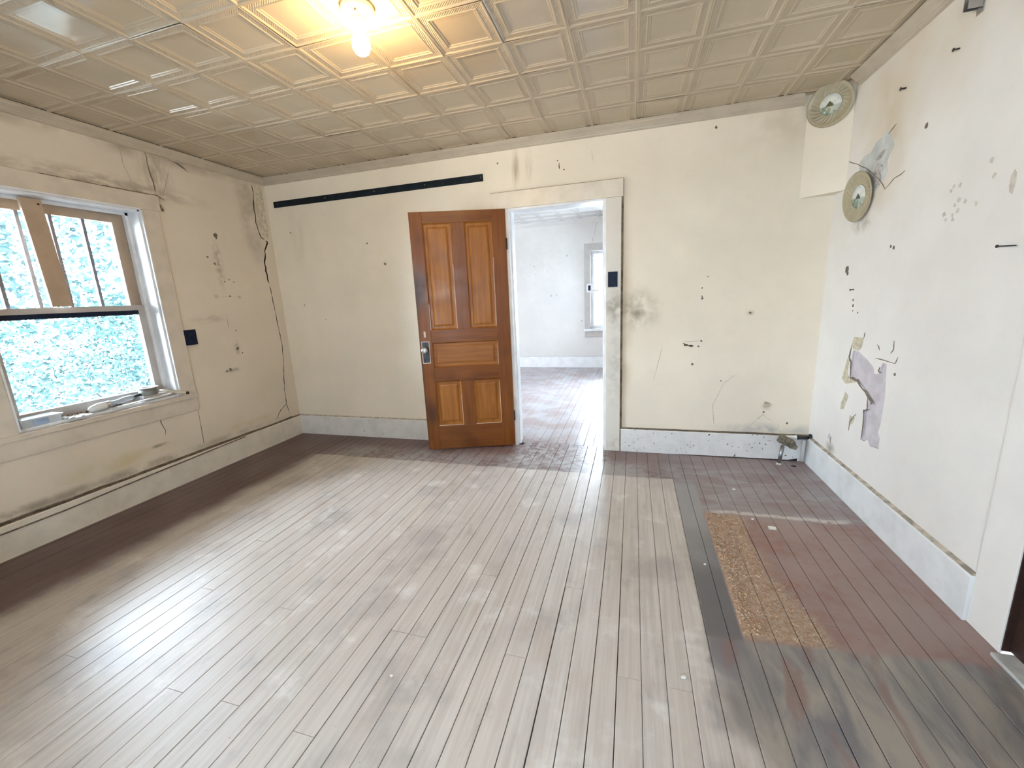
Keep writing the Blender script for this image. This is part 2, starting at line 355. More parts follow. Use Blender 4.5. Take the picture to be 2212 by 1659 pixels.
SM = [((1.69, -0.28, 1.42), (0.10, 0.3, 0.28), 0.95), ((1.78, -0.26, 1.50), (0.12, 0.3, 0.08), 0.55), ((1.72, -0.27, 0.35), (0.10, 0.3, 0.18), 0.8), ((1.66, -0.285, 0.95), (0.045, 0.3, 1.1), 0.8)]
mat_dv = door_wood('door_wood_upright', DA, DB, DD, 'z', SM)
mat_dh = door_wood('door_wood_cross', DA, DB, DD, 'x')
mat_dp = door_wood('door_wood_panel', (0.28, 0.098, 0.016, 1), (0.37, 0.145, 0.028, 1), (0.15, 0.046, 0.009, 1), 'z')
mat_dph = door_wood('door_wood_panel_cross', (0.25, 0.088, 0.020, 1), (0.34, 0.132, 0.033, 1), (0.15, 0.048, 0.012, 1), 'x')

g = G('bulb_glass')
mat_bulb = g.out((1, 0.95, 0.85, 1), 0.3)
g.b.inputs['Emission Color'].default_value = (1.0, 0.68, 0.30, 1); g.b.inputs['Emission Strength'].default_value = BULB_STRENGTH

def plate_picture():
    g = G('plate_picture'); O = g.obj(); x, y, z = g.sep(O)
    n = g.noise(O, 38, 4)
    sky = g.mix(g.step(n, 0.4, 0.65), (0.60, 0.66, 0.64, 1), (0.78, 0.78, 0.70, 1))
    land = g.mix(g.step(n, 0.40, 0.6), (0.16, 0.22, 0.16, 1), (0.42, 0.48, 0.42, 1))
    yy = g.math('ADD', y, g.mul(g.math('SUBTRACT', g.noise(O, 24, 3), 0.5), 0.02))
    c = g.mix(g.step(yy, -0.012, -0.002, 1.0, 0.0), sky, land)
    tree = g.mul(g.step(g.math('ADD', g.math('ABSOLUTE', g.math('ADD', x, 0.004)), g.mul(yy, 0.75)), 0.014, 0.018, 1.0, 0.0), g.step(yy, -0.012, -0.008))
    c = g.mix(tree, c, (0.035, 0.06, 0.035, 1))
    return g.out(c, 0.25)
mat_picture = plate_picture()

def leaf_mat(name, a, b):
    g = G(name); c = g.mix(g.step(g.noise(g.pos(), 3.5, 3), 0.35, 0.65), a, b)
    return g.out(c, 0.8, spec=0.04)
mat_leaf = leaf_mat('leaf_green', (0.020, 0.047, 0.048, 1), (0.034, 0.072, 0.072, 1))
mat_leaf2 = leaf_mat('leaf_pale', (0.027, 0.055, 0.058, 1), (0.048, 0.080, 0.083, 1))
mat_bark = simple('bark', (0.30, 0.27, 0.24, 1), 0.9, var=0.4, scale=14, bump=0.6)
mat_ground = simple('dry_ground', (0.40, 0.38, 0.36, 1), 0.95, var=0.3, scale=3)

# ------------------------------------------------------------------ mesh helpers
def tag(o, label, cat, group=None, kind=None):
    o['label'] = label; o['category'] = cat
    if group: o['group'] = group
    o['kind'] = kind or 'thing'
    return o
def empty(name, loc, label, cat, group=None, kind=None, rz=0.0):
    o = bpy.data.objects.new(name, None); COL.objects.link(o); o.location = loc; o.rotation_euler = (0, 0, rz); o.empty_display_size = 0.05
    return tag(o, label, cat, group, kind)
def link(name, me, parent=None, loc=(0, 0, 0), rot=(0, 0, 0)):
    o = bpy.data.objects.new(name, me); COL.objects.link(o); o.location = loc; o.rotation_euler = rot
    if parent is not None: o.parent = parent
    return o

class MB:
    def __init__(s): s.v = []; s.f = []; s.mi = []; s.sm = []
    def add(s, vs, fs, mi=0, smooth=False):
        b = len(s.v); s.v += [tuple(v) for v in vs]
        for f in fs: s.f.append(tuple(b + i for i in f)); s.mi.append(mi); s.sm.append(smooth)
        return s
    def box(s, x0, x1, y0, y1, z0, z1, mi=0, bev=0.0):
        if not bev:
            vs = [(x, y, z) for z in (z0, z1) for x, y in ((x0, y0), (x1, y0), (x1, y1), (x0, y1))]
            return s.add(vs, [(3, 2, 1, 0), (4, 5, 6, 7), (0, 1, 5, 4), (1, 2, 6, 5), (2, 3, 7, 6), (3, 0, 4, 7)], mi)
        bm = bmesh.new(); bmesh.ops.create_cube(bm, size=1.0)
        for v in bm.verts: v.co = ((x0 + x1) / 2 + v.co.x * (x1 - x0), (y0 + y1) / 2 + v.co.y * (y1 - y0), (z0 + z1) / 2 + v.co.z * (z1 - z0))
        bmesh.ops.bevel(bm, geom=list(bm.edges), offset=bev, segments=2, affect='EDGES', profile=0.6)
        bm.verts.index_update()
        s.add([v.co[:] for v in bm.verts], [[v.index for v in f.verts] for f in bm.faces], mi); bm.free(); return s
    def lathe(s, prof, seg=28, mi=0, c=(0, 0, 0), smooth=True, M=None):
        """prof: (radius, height) pairs along local z"""
        vs = []; n = len(prof)
        for k in range(seg):
            a = 2 * math.pi * k / seg
            for r, h in prof:
                p = Vector((r * math.cos(a), r * math.sin(a), h))
                if M is not None: p = M @ p
                vs.append((p.x + c[0], p.y + c[1], p.z + c[2]))
        fs = []
        for k in range(seg):
            k2 = (k + 1) % seg
            for i in range(n - 1):
                q = [k * n + i, k2 * n + i, k2 * n + i + 1, k * n + i + 1]
                fs.append(q)
        return s.add(vs, fs, mi, smooth)
    def tube(s, pts, r, seg=10, mi=0, caps=True):
        pts = [Vector(p) for p in pts]; vs = []; fs = []; prev = None
        for i, p in enumerate(pts):
            d = (pts[min(i + 1, len(pts) - 1)] - pts[max(i - 1, 0)]).normalized()
            a = prev if prev is not None else Vector((0, 0, 1))
            if abs(d.dot(a)) > 0.95: a = Vector((1, 0, 0)) if abs(d.x) < 0.9 else Vector((0, 1, 0))
            u = (a - d * a.dot(d)).normalized(); w = d.cross(u); prev = u
            rr = r[i] if isinstance(r, (list, tuple)) else r
            for k in range(seg):
                t = 2 * math.pi * k / seg; q = p + u * (rr * math.cos(t)) + w * (rr * math.sin(t)); vs.append(q[:])
        for i in range(len(pts) - 1):
            for k in range(seg):
                k2 = (k + 1) % seg; fs.append((i * seg + k, i * seg + k2, (i + 1) * seg + k2, (i + 1) * seg + k))
        if caps: fs.append(tuple(range(seg - 1, -1, -1))); fs.append(tuple((len(pts) - 1) * seg + k for k in range(seg)))
        return s.add(vs, fs, mi, True)
    def prism(s, poly, f, d0, d1, mi=0):
        """poly of (u, v); f(u, v, d) -> xyz; extruded from d0 to d1"""
        n = len(poly); vs = [f(u, v, d0) for u, v in poly] + [f(u, v, d1) for u, v in poly]
        fs = [tuple(range(n)), tuple(range(2 * n - 1, n - 1, -1))] + [(i, (i + 1) % n, n + (i + 1) % n, n + i) for i in range(n)]
        return s.add(vs, fs, mi)
    def build(s, name, mats, parent=None, loc=(0, 0, 0), rot=(0, 0, 0)):
        me = bpy.data.meshes.new(name); me.from_pydata(s.v, [], s.f)
        for m in (mats if isinstance(mats, (list, tuple)) else [mats]): me.materials.append(m)
        me.polygons.foreach_set('material_index', s.mi); me.polygons.foreach_set('use_smooth', s.sm)
        bm = bmesh.new(); bm.from_mesh(me); bmesh.ops.remove_doubles(bm, verts=bm.verts, dist=1e-6)
        bmesh.ops.recalc_face_normals(bm, faces=bm.faces); bm.to_mesh(me); bm.free()
        me.update()
        return link(name, me, parent, loc, rot)

def inside(p, poly):
    r = False; x, y = p; j = len(poly) - 1
    for i in range(len(poly)):
        xi, yi = poly[i]; xj, yj = poly[j]
        if (yi > y) != (yj > y) and x < (xj - xi) * (y - yi) / (yj - yi) + xi: r = not r
        j = i
    return r
def tri(outer, holes):
    vs = []; es = []
    for lp in [outer] + holes:
        b = len(vs); vs += [Vector(p) for p in lp]; es += [(b + i, b + (i + 1) % len(lp)) for i in range(len(lp))]
    v, e, f, *_ = delaunay_2d_cdt(vs, es, [], 0, 1e-6)
    out = []
    for t in f:
        c = (sum(v[i].x for i in t) / len(t), sum(v[i].y for i in t) / len(t))
        if inside(c, outer) and not any(inside(c, h) for h in holes): out.append(tuple(t))
    return [(q.x, q.y) for q in v], out
def ribbon(pts, w, seed=0, taper=True):
    """thin irregular polygon round a polyline"""
    rr = random.Random(seed); P = []
    for i in range(len(pts) - 1):
        a, b = Vector(pts[i]), Vector(pts[i + 1]); n = max(2, int((b - a).length / 0.03))
        for k in range(n):
            q = a.lerp(b, k / n); P.append(q)
    P.append(Vector(pts[-1]))
    L_, R_ = [], []
    for i, p in enumerate(P):
        d = (P[min(i + 1, len(P) - 1)] - P[max(i - 1, 0)]).normalized(); nrm = Vector((-d.y, d.x))
        ww = w * (0.5 + 0.8 * rr.random()) * (0.15 if taper and i in (0, len(P) - 1) else 1.0)
        o = nrm * ((rr.random() - 0.5) * w * 0.8)
        L_.append((p + o + nrm * ww / 2)[:]); R_.append((p + o - nrm * ww / 2)[:])
    return L_ + R_[::-1]
def wall(name, f, outer, thick, mats, openings=(), pockets=(), label='', cat='wall'):
    """f(u, v, d) -> xyz, d = 0 on the room face, positive into the wall. pockets: (polygon, depth, material index)"""
    mb = MB(); ops = [list(o) for o in openings]; pks = [list(p[0]) for p in pockets]
    v, t = tri(list(outer), ops + pks); mb.add([f(a, b, 0) for a, b in v], t, 0)
    v, t = tri(list(outer), ops); mb.add([f(a, b, thick) for a, b in v], t, 0)
    for lp in [list(outer)] + ops:
        n = len(lp); mb.add([f(a, b, 0) for a, b in lp] + [f(a, b, thick) for a, b in lp], [(i, (i + 1) % n, n + (i + 1) % n, n + i) for i in range(n)], 0)
    for poly, dep, mi in pockets:
        n = len(poly); mb.add([f(a, b, 0) for a, b in poly] + [f(a, b, dep) for a, b in poly], [(i, (i + 1) % n, n + (i + 1) % n, n + i) for i in range(n)], mi)
        v, t = tri(list(poly), []); mb.add([f(a, b, dep) for a, b in v], t, mi)
    o = mb.build(name, mats)
    return tag(o, label, cat, kind='structure')
def rect(u0, u1, v0, v1): return [(u0, v0), (u1, v0), (u1, v1), (u0, v1)]

FL = lambda u, v, d: (-d, u, v)            # left wall: u = y
FB = lambda u, v, d: (u, d, v)             # back wall: u = x
FR = lambda u, v, d: (W + d, u, v)         # right wall: u = y
def decal(name, poly, f, mat, parent, proud=0.0012):
    v, t = tri(list(poly), []); mb = MB(); n = len(poly)
    mb.add([f(a, b, -proud) for a, b in v], t)
    mb.add([f(a, b, -proud) for a, b in poly] + [f(a, b, 0.001) for a, b in poly], [(i, (i + 1) % n, n + (i + 1) % n, n + i) for i in range(n)])
    return mb.build(name, mat, parent)

# ------------------------------------------------------------------ walls
crack_main = [(-0.145, 2.478), (-0.131, 2.418), (-0.152, 2.281), (-0.157, 2.132), (-0.130, 2.0), (-0.068, 1.974), (-0.074, 1.945), (-0.112, 1.879),
              (-0.142, 1.751), (-0.127, 1.57), (-0.111, 1.368), (-0.10, 1.169), (-0.091, 0.948), (-0.097, 0.845), (-0.125, 0.676), (-0.149, 0.523), (-0.155, 0.364), (-0.133, 0.25)]
pk_crack_top = ribbon([(a - 0.006, b) for a, b in crack_main[:5]] + [(-0.098, 1.984)], 0.009, 3)
pk_crack = ribbon([(-0.088, 1.978)] + crack_main[5:10], 0.015, 4)
pk_crack2 = ribbon([(-0.1255, 1.555)] + crack_main[10:], 0.0075, 5)
recess = [(-0.118, 2.478), (-0.112, 2.42), (-0.118, 2.34), (-0.132, 2.28), (-0.133, 2.2), (-0.137, 2.13), (-0.12, 2.07), (-0.105, 2.025), (-0.075, 2.005), (-0.045, 1.998), (-0.032, 2.1), (-0.04, 2.25), (-0.03, 2.4), (-0.03, 2.478)]
WIN = rect(-2.078, -1.165, 0.69, 2.078)
wl = wall('wall_left', FL, rect(YR, 0.0, -0.02, H), 0.24, [mat_wl, mat_dark, mat_rough],
          [WIN, rect(-4.9, -4.1, 0.95, 2.05)], [(pk_crack_top, 0.03, 1), (pk_crack, 0.03, 1), (pk_crack2, 0.02, 1), (recess, 0.007, 2)],
          'stained plaster wall with the window and a long crack near its corner')
for i, (pts, w) in enumerate([
    ([(-0.155, 0.364), (-0.24, 0.316), (-0.309, 0.24)], 0.008), ([(-2.3, 2.19), (-1.84, 2.187), (-1.66, 2.19), (-1.44, 2.192), (-1.16, 2.197), (-1.019, 2.20), (-0.969, 2.172)], 0.007),
    ([(-1.04, 2.49), (-1.036, 2.387), (-1.028, 2.293), (-1.024, 2.21)], 0.009), ([(-1.333, 0.552), (-1.334, 0.52), (-1.317, 0.463), (-1.325, 0.42)], 0.006),
    ([(-1.048, 0.551), (-1.05, 0.43), (-1.055, 0.25)], 0.005)]):
    decal('crack', ribbon(pts, w, 20 + i), FL, mat_crack, wl)
for i, (pts, w) in enumerate([([(-1.204, 2.47), (-1.203, 2.36), (-1.175, 2.265), (-1.16, 2.217)], 0.005), ([(-0.89, 2.414), (-0.932, 2.303), (-0.97, 2.212)], 0.006),
                              ([(-0.664, 1.262), (-0.638, 1.262), (-0.637, 1.17)], 0.005), ([(-0.68, 1.455), (-0.5, 1.447)], 0.004)]):
    decal('crack', ribbon(pts, w, 40 + i), FL, mat_crackfine, wl)
def blot(c, r, seed, el=1.0, n=9, ang=0.0):
    rr = random.Random(seed); out = []
    for k in range(n):
        a = 2 * math.pi * k / n; q = r * (0.6 + 0.6 * rr.random()); u, v = q * math.cos(a) * el, q * math.sin(a) / el
        out.append((c[0] + u * math.cos(ang) - v * math.sin(ang), c[1] + u * math.sin(ang) + v * math.cos(ang)))
    return out
for i, (u, v, r) in enumerate([(-0.605, 1.967, 0.020), (-0.60, 1.945, 0.010), (-0.712, 1.781, 0.009), (-0.658, 1.728, 0.013), (-0.598, 1.583, 0.007), (-0.57, 1.456, 0.008),
                               (-0.591, 0.993, 0.015), (-0.573, 1.154, 0.008), (-0.55, 0.95, 0.008), (-0.696, 0.82, 0.016), (-0.73, 0.81, 0.011), (-1.12, 1.767, 0.010), (-1.014, 2.127, 0.014), (-1.0, 2.10, 0.012), (-0.55, 1.60, 0.007), (-1.454, 2.164, 0.018)]):
    decal('nail_hole', blot((u, v), r, i), FL, mat_hole if i % 3 else mat_crack, wl)
for i, (u, v, r) in enumerate([(-0.70, 1.458, 0.020), (-0.475, 1.447, 0.020), (-0.6, 1.02, 0.014), (-0.51, 1.58, 0.012)]):
    decal('paint_chip', rect(u - r * 0.9, u + r * 0.9, v - r * 0.7, v + r * 0.7), FL, mat_chip, wl)

DOOR = rect(2.43, 3.21, -0.02, 2.045)
bcut = ribbon([(3.812, 0.921), (3.822, 0.912), (3.84, 0.905), (3.868, 0.9), (3.89, 0.905)], 0.016, 9)
wb = wall('wall_back', FB, rect(-0.24, W + 0.24, -0.02, H), 0.14, [mat_wb, mat_hole, mat_rough], [DOOR],
          [(bcut, 0.012, 1), (blot((4.432, 0.437), 0.032, 77, 1.1), 0.012, 2), (blot((2.862, 2.315), 0.012, 78, 0.45), 0.01, 1)],
          'cream plaster wall with the open doorway, stained over the door')
for i, (u, v, r) in enumerate([(1.232, 1.687, 0.011), (1.066, 1.879, 0.009), (3.933, 1.338, 0.006), (3.937, 1.259, 0.011), (3.934, 1.277, 0.006), (3.973, 2.434, 0.010), (4.269, 1.143, 0.008), (4.276, 1.138, 0.006), (3.886, 0.752, 0.010),
                               (3.945, 0.937, 0.008), (3.925, 0.895, 0.007), (4.415, 0.378, 0.008), (4.578, 0.295, 0.008), (0.23, 2.042, 0.008), (2.85, 2.36, 0.006), (2.90, 2.29, 0.006), (2.36, 2.40, 0.008), (3.97, 1.42, 0.005), (4.10, 0.62, 0.006), (0.5, 1.2, 0.005), (0.27, 1.35, 0.006)]):
    decal('nail_hole', blot((u, v), r, 60 + i), FB, mat_hole, wb)
for i, (pts, w) in enumerate([([(3.81, 0.93), (3.87, 0.932), (3.94, 0.938)], 0.004), ([(3.66, 0.90), (3.64, 0.80), (3.60, 0.62)], 0.003), ([(4.07, 0.25), (4.05, 0.42), (4.12, 0.6), (4.2, 0.67)], 0.003),
                              ([(3.11, 2.40), (3.13, 2.30)], 0.003), ([(4.33, 0.27), (4.41, 0.36), (4.48, 0.30)], 0.003)]):
    decal('crack', ribbon(pts, w, 90 + i), FB, mat_crackfine, wb)

peel = [(-0.505, 0.925), (-0.57, 0.926), (-0.66, 0.90), (-0.72, 0.875), (-0.753, 0.858), (-0.765, 0.827), (-0.807, 0.836), (-0.83, 0.899), (-0.866, 0.90), (-0.877, 0.838), (-0.894, 0.714), (-0.892, 0.64), (-0.89, 0.577), (-0.875, 0.522), (-0.901, 0.497), (-0.901, 0.436),
        (-0.86, 0.43), (-0.82, 0.422), (-0.79, 0.45), (-0.755, 0.428), (-0.712, 0.425), (-0.716, 0.498), (-0.712, 0.601), (-0.745, 0.619), (-0.733, 0.691), (-0.68, 0.72), (-0.634, 0.738), (-0.599, 0.748), (-0.515, 0.765), (-0.497, 0.86)]
DOOR2 = rect(-2.62, -1.808, -0.02, 2.06)
wr = wall('wall_right', FR, rect(YR, 0.0, -0.02, H), 0.14, [mat_wr, mat_peel, mat_hole], [DOOR2], [(peel, 0.011, 1)],
          'pale plaster wall at the right with a peeled grey patch')
for i, (poly, m, nm) in enumerate([
    ([(-0.498, 1.006), (-0.61, 1.012), (-0.597, 0.953), (-0.57, 0.932), (-0.505, 0.931), (-0.486, 0.957)], mat_chip, 'plaster_chip'),
    ([(-0.447, 0.866), (-0.474, 0.858), (-0.471, 0.771), (-0.50, 0.755), (-0.585, 0.742), (-0.462, 0.706), (-0.41, 0.731), (-0.435, 0.814)], mat_chip, 'plaster_chip'),
    ([(-0.474, 0.659), (-0.517, 0.637), (-0.477, 0.544), (-0.437, 0.533), (-0.437, 0.572), (-0.459, 0.617)], mat_chip, 'plaster_chip'),
    ([(-0.563, 0.528), (-0.623, 0.53), (-0.604, 0.487), (-0.562, 0.461)], mat_chip, 'plaster_chip'),
    ([(-0.32, 0.332), (-0.377, 0.313), (-0.346, 0.288), (-0.311, 0.297)], mat_peel, 'plaster_chip'),
    ([(-0.31, 2.03), (-0.36, 2.055), (-0.425, 2.052), (-0.47, 2.09), (-0.527, 2.101), (-0.58, 2.12), (-0.627, 2.075), (-0.66, 2.022), (-0.63, 1.99), (-0.615, 1.96), (-0.63, 1.91), (-0.604, 1.873), (-0.55, 1.829), (-0.486, 1.83), (-0.46, 1.88), (-0.441, 1.942), (-0.38, 1.95), (-0.319, 1.978)], mat_patch, 'filler_patch')]):
    decal(nm, poly, FR, m, wr)
decal('filler_patch', [(-0.497, 1.997), (-0.555, 2.032), (-0.594, 2.023), (-0.554, 1.99), (-0.523, 1.984)], FR, mat_patchdark, wr, 0.0018)
decal('filler_patch', blot((-0.535, 1.90), 0.055, 5, 0.9, 13), FR, mat_patchdark, wr, 0.0018)
for i, (pts, w) in enumerate([
    ([(-0.165, 2.075), (-0.279, 2.031), (-0.41, 1.97), (-0.492, 1.923), (-0.573, 1.869), (-0.629, 1.815)], 0.0045), ([(-0.629, 1.815), (-0.702, 1.851), (-0.758, 1.856), (-0.792, 1.868)], 0.0035),
    ([(-0.591, 2.097), (-0.619, 2.11), (-0.655, 2.125)], 0.006), ([(-0.48, 0.956), (-0.464, 0.875), (-0.495, 0.849), (-0.507, 0.753), (-0.597, 0.751), (-0.671, 0.722), (-0.731, 0.696), (-0.784, 0.669), (-0.773, 0.655)], 0.014),
    ([(-0.733, 0.691), (-0.745, 0.619), (-0.712, 0.601), (-0.719, 0.529), (-0.725, 0.441)], 0.009), ([(-0.754, 0.914), (-0.835, 0.916), (-0.941, 0.915), (-0.957, 0.95)], 0.004),
    ([(-0.905, 1.029), (-0.911, 0.984), (-0.887, 0.96)], 0.006), ([(-0.759, 0.991), (-0.787, 0.965)], 0.006), ([(-0.613, 1.044), (-0.608, 1.012)], 0.007), ([(-0.634, 0.557), (-0.573, 0.49), (-0.569, 0.432)], 0.005),
    ([(-0.35, 0.318), (-0.356, 0.27)], 0.006), ([(-0.83, 0.845), (-0.80, 0.85), (-0.815, 0.875)], 0.009)]):
    decal('crack', ribbon(pts, w, 120 + i), FR, mat_crack, wr, 0.002)
for i, (u, v, r) in enumerate([(-1.164, 1.712, .009), (-1.2, 1.709, .010), (-1.15, 1.697, .009), (-1.207, 1.649, .012), (-1.245, 1.636, .009), (-1.307, 1.617, .010), (-1.187, 1.633, .009), (-1.209, 1.607, .010), (-1.131, 1.606, .011), (-1.182, 1.593, .009),
                               (-1.147, 1.579, .009), (-1.19, 1.575, .008), (-1.374, 1.703, .010), (-1.35, 1.762, .011)]):
    decal('paint_chip', blot((u, v), r, 160 + i), FR, mat_dot, wr)
for i, (u, v, r) in enumerate([(-0.756, 1.508, .008), (-0.786, 1.498, .010), (-0.912, 2.028, .013), (-0.307, 1.409, .022), (-0.318, 1.39, .014), (-0.429, 1.225, .008), (-0.438, 1.191, .009), (-0.503, 1.153, .006), (-0.44, 1.16, .005), (-0.95, 0.86, .010)]):
    decal('nail_hole', blot((u, v), r, 190 + i), FR, mat_hole, wr)
decal('paint_chip', blot((-1.468, 1.652), 0.03, 210, 0.6), FR, mat_dot, wr)

FRR = lambda u, v, d: (u, YR - d, v)
wall('wall_front', FRR, rect(-0.24, W + 0.24, -0.02, H), 0.24, [mat_plain], [rect(2.65, 3.35, 0.95, 1.95)], [], 'cream plaster wall behind the photographer')
# next room
FFB = lambda u, v, d: (u, YF + d, v)
FARWIN = rect(2.705, 3.48, 0.70, 2.05)
wfar = wall('wall_far_back', FFB, rect(-0.6, W, -0.02, HF), 0.24, [mat_wf], [FARWIN], [], 'white plaster end wall seen through the doorway')
wall('wall_far_left', lambda u, v, d: (-0.4 - d, u, v), rect(0.14, YF, -0.02, HF), 0.14, [mat_wf], [], [], 'white plaster side wall of the next room')
wall('wall_far_right', lambda u, v, d: (W + d, u, v), rect(0.14, YF, -0.02, HF), 0.24, [mat_wf], [rect(1.7, 2.3, 0.69, 2.1)], [], 'white plaster wall of the next room with an added fill window')
for i, (u, v, r) in enumerate([(2.0, 1.32, .02), (2.1, 1.33, .014), (1.7, 1.85, .016), (1.72, 1.72, .012), (2.3, 2.0, .02), (2.55, 0.85, .015)]):
    decal('nail_hole', blot((u, v), r, 220 + i), FFB, mat_crackfine, wfar)
decal('crack', ribbon([(2.82, 2.52), (2.78, 2.35), (2.74, 2.19)], 0.008, 230), FFB, mat_crackfine, wfar)

# triangular boxed corner
A, B = (4.524, 0.0), (W, -0.1547)
mb = MB(); mb.prism([A, B, (W, 0.0)], lambda u, v, d: (u, v, d), 1.911, H)
chase = tag(mb.build('trim_7', mat_plain), 'triangular plaster box across the upper right corner, bearing the ribbed plate', 'corner box', kind='structure')

# ------------------------------------------------------------------ floor
mb = MB(); mb.box(-0.2, W + 0.1, YR, 0.06, -0.06, -0.013, 0); mb.box(0.0, W, YR, -4.62, -0.05, 0.0, 1)
fl = tag(mb.build('floor', [mat_gap, mat_floor]), 'narrow board floor, sanded pale inside a dark red painted border', 'floor', kind='structure')
def board_mesh(name, w, l):
    """one board, 2.2 cm thick, eased top edges; origin at its centre on the top face"""
    b = 0.0013; h = w / 2
    prof = [(-h, -0.022), (h, -0.022), (h, -b), (h - b, 0), (-h + b, 0), (-h, -b)]
    m = MB(); n = len(prof)
    vs = [(x, -l / 2, z) for x, z in prof] + [(x, l / 2, z) for x, z in prof]
    fs = [tuple(range(n)), tuple(range(2 * n - 1, n - 1, -1))] + [(i, (i + 1) % n, n + (i + 1) % n, n + i) for i in range(n)]
    m.add(vs, fs); return m.build(name, mat_floor)
PITCH = 0.0835
ends = {}
for x, y in [(2.316, -1.385), (2.16, -1.80), (2.756, -1.805), (3.178, -1.805), (2.60, -2.228), (3.02, -2.228), (1.40, -2.203), (1.24, -2.645), (1.846, -2.655), (3.607, -2.23), (2.44, -2.67), (3.82, -1.385)]:
    k = math.floor((x - 3.31) / PITCH); ends.setdefault(k, []).append(y)
protos = {}
def lay(parent, x0, x1, y0, y1, k, given, joists):
    """lay one row of boards from y0 to y1, butt joints on the joists"""
    cuts = [y0, y1]; js = sorted(given)
    if not js:
        y = y0 + 0.4 + R.random() * 1.6
        while y < y1 - 0.5:
            js.append(min(joists, key=lambda q: abs(q - y))); y += 1.3 + R.random() * 2.2
    cuts = sorted(set([y0] + [j for j in js if y0 + 0.15 < j < y1 - 0.15] + [y1]))
    for a, b in zip(cuts, cuts[1:]):
        w = (x1 - x0) - 0.0016 - (0.0024 if R.random() < 0.18 else 0.0004 * R.random())
        key = (round(w, 4), round(b - a, 3))
        if key not in protos:
            o = board_mesh('floorboard', w, b - a - 0.0014); protos[key] = o.data
        else:
            o = bpy.data.objects.new('floorboard', protos[key]); COL.objects.link(o)
        o.parent = parent; o.location = ((x0 + x1) / 2, (a + b) / 2, -0.0012 * R.random()); o.rotation_euler = (0, R.uniform(-0.004, 0.004), 0)
JO = [-0.545 - 0.42 * i for i in range(-1, 10)]
k0 = math.floor((0 - 3.31) / PITCH)
for k in range(k0, 18):
    x0 = 3.31 + k * PITCH; x1 = x0 + PITCH
    x0 = max(x0, 0.0); x1 = min(x1, W)
    if x1 - x0 < 0.012: continue
    door_row = 2.44 < (x0 + x1) / 2 < 3.20
    lay(fl, x0, x1, -4.62, 0.06 if door_row else 0.0, k, ends.get(k, []), JO)
mb = MB(); mb.box(-0.4, W, 0.06, YF, -0.06, -0.013, 0); mb.box(-0.4, 1.10, 0.14, YF, -0.05, 0.0, 1); mb.box(3.9, W, 0.14, YF, -0.05, 0.0, 1)
fl2 = tag(mb.build('floor', [mat_gap, mat_floor]), 'worn shiny boards of the next room beyond the doorway', 'floor', kind='structure')
JO2 = [0.72 + 0.42 * i for i in range(0, 9)]
x = 1.10
kk = 0
while x < 3.899:
    x1 = min(x + 0.0835 * 1.0, 3.9)
    inrow = 2.44 < (x + x1) / 2 < 3.20
    lay(fl2, x, x1, 0.06 if inrow else 0.14, YF, kk, [0.72] if kk % 3 == 0 else ([0.72 + 0.42 * (2 + kk * 5 % 6)]), JO2); x = x1; kk += 1

# ------------------------------------------------------------------ ceiling of pressed tin squares
mb = MB(); mb.box(-0.24, W + 0.24, YR - 0.24, 0.14, H + 0.016, H + 0.2)
cl = tag(mb.build('ceiling', mat_tin_ceiling), 'pressed tin ceiling of square coffers in glossy beige paint', 'ceiling', kind='structure')
TX, TY = 0.3125, 0.3145
def tile_mesh(name, tx, ty, mat, seed, x0=None, x1=None, y0=None, y1=None):
    rr = random.Random(seed)
    rings = [(0.0, -0.0030), (0.0040, -0.0044), (0.0085, -0.0030), (0.0115, 0.0004), (0.014, 0.0010), (0.0385, 0.0010), (0.041, -0.0010), (0.0445, -0.0014), (0.0490, 0.0022), (0.0555, 0.0024), (0.0600, 0.0056), (0.080, 0.0062)]
    m = MB(); vs = []; fs = []
    for d, z in rings:
        a, b = tx / 2 - d, ty / 2 - d
        vs += [(-a, -b, z), (a, -b, z), (a, b, z), (-a, b, z)]
    for i in range(len(rings) - 1):
        for k in range(4): fs.append((4 * i + k, 4 * i + (k + 1) % 4, 4 * i + 4 + (k + 1) % 4, 4 * i + 4 + k))
    b = 4 * (len(rings) - 1)
    fs.append((b, b + 1, b + 2, b + 3))
    return m.add(vs, fs).build(name, mat)
tp = tile_mesh('ceiling_tile', TX, TY, mat_tin_ceiling, 1)
first = True
def clipped(name, mat, x0, x1, y0, y1, X0, X1, Y0, Y1, z, parent):
    """tile cut where it runs under the crown at the walls"""
    o = tile_mesh(name, x1 - x0, y1 - y0, mat, 1); bm = bmesh.new(); bm.from_mesh(o.data)
    cx, cy = (x0 + x1) / 2, (y0 + y1) / 2
    for co, no in (((X0 - cx, 0, 0), (-1, 0, 0)), ((X1 - cx, 0, 0), (1, 0, 0)), ((0, Y0 - cy, 0), (0, -1, 0)), ((0, Y1 - cy, 0), (0, 1, 0))):
        bmesh.ops.bisect_plane(bm, geom=list(bm.verts) + list(bm.edges) + list(bm.faces), plane_co=co, plane_no=no, clear_outer=True)
    bm.to_mesh(o.data); bm.free(); o.location = (cx, cy, z); o.parent = parent
for i in range(-8, 8):
    for j in range(-14, 5):
        x0 = 2.497 + i * TX; y0 = -1.27 + j * TY - TY
        x1, y1 = x0 + TX, y0 + TY
        if x1 < 0.02 or x0 > W - 0.02 or y0 > -0.02 or y1 < -4.45: continue
        if x0 < 0 or x1 > W or y1 > 0:
            clipped('ceiling_tile', mat_tin_ceiling, x0, x1, y0, y1, 0.0, W, -9, 0.0, H, cl); continue
        if first: o = tp; first = False
        else: o = tp.copy(); COL.objects.link(o)
        o.parent = cl; o.location = ((x0 + x1) / 2, (y0 + y1) / 2, H + R.uniform(-0.001, 0.001)); o.rotation_euler = (R.uniform(-0.010, 0.010), R.uniform(-0.010, 0.010), 0)
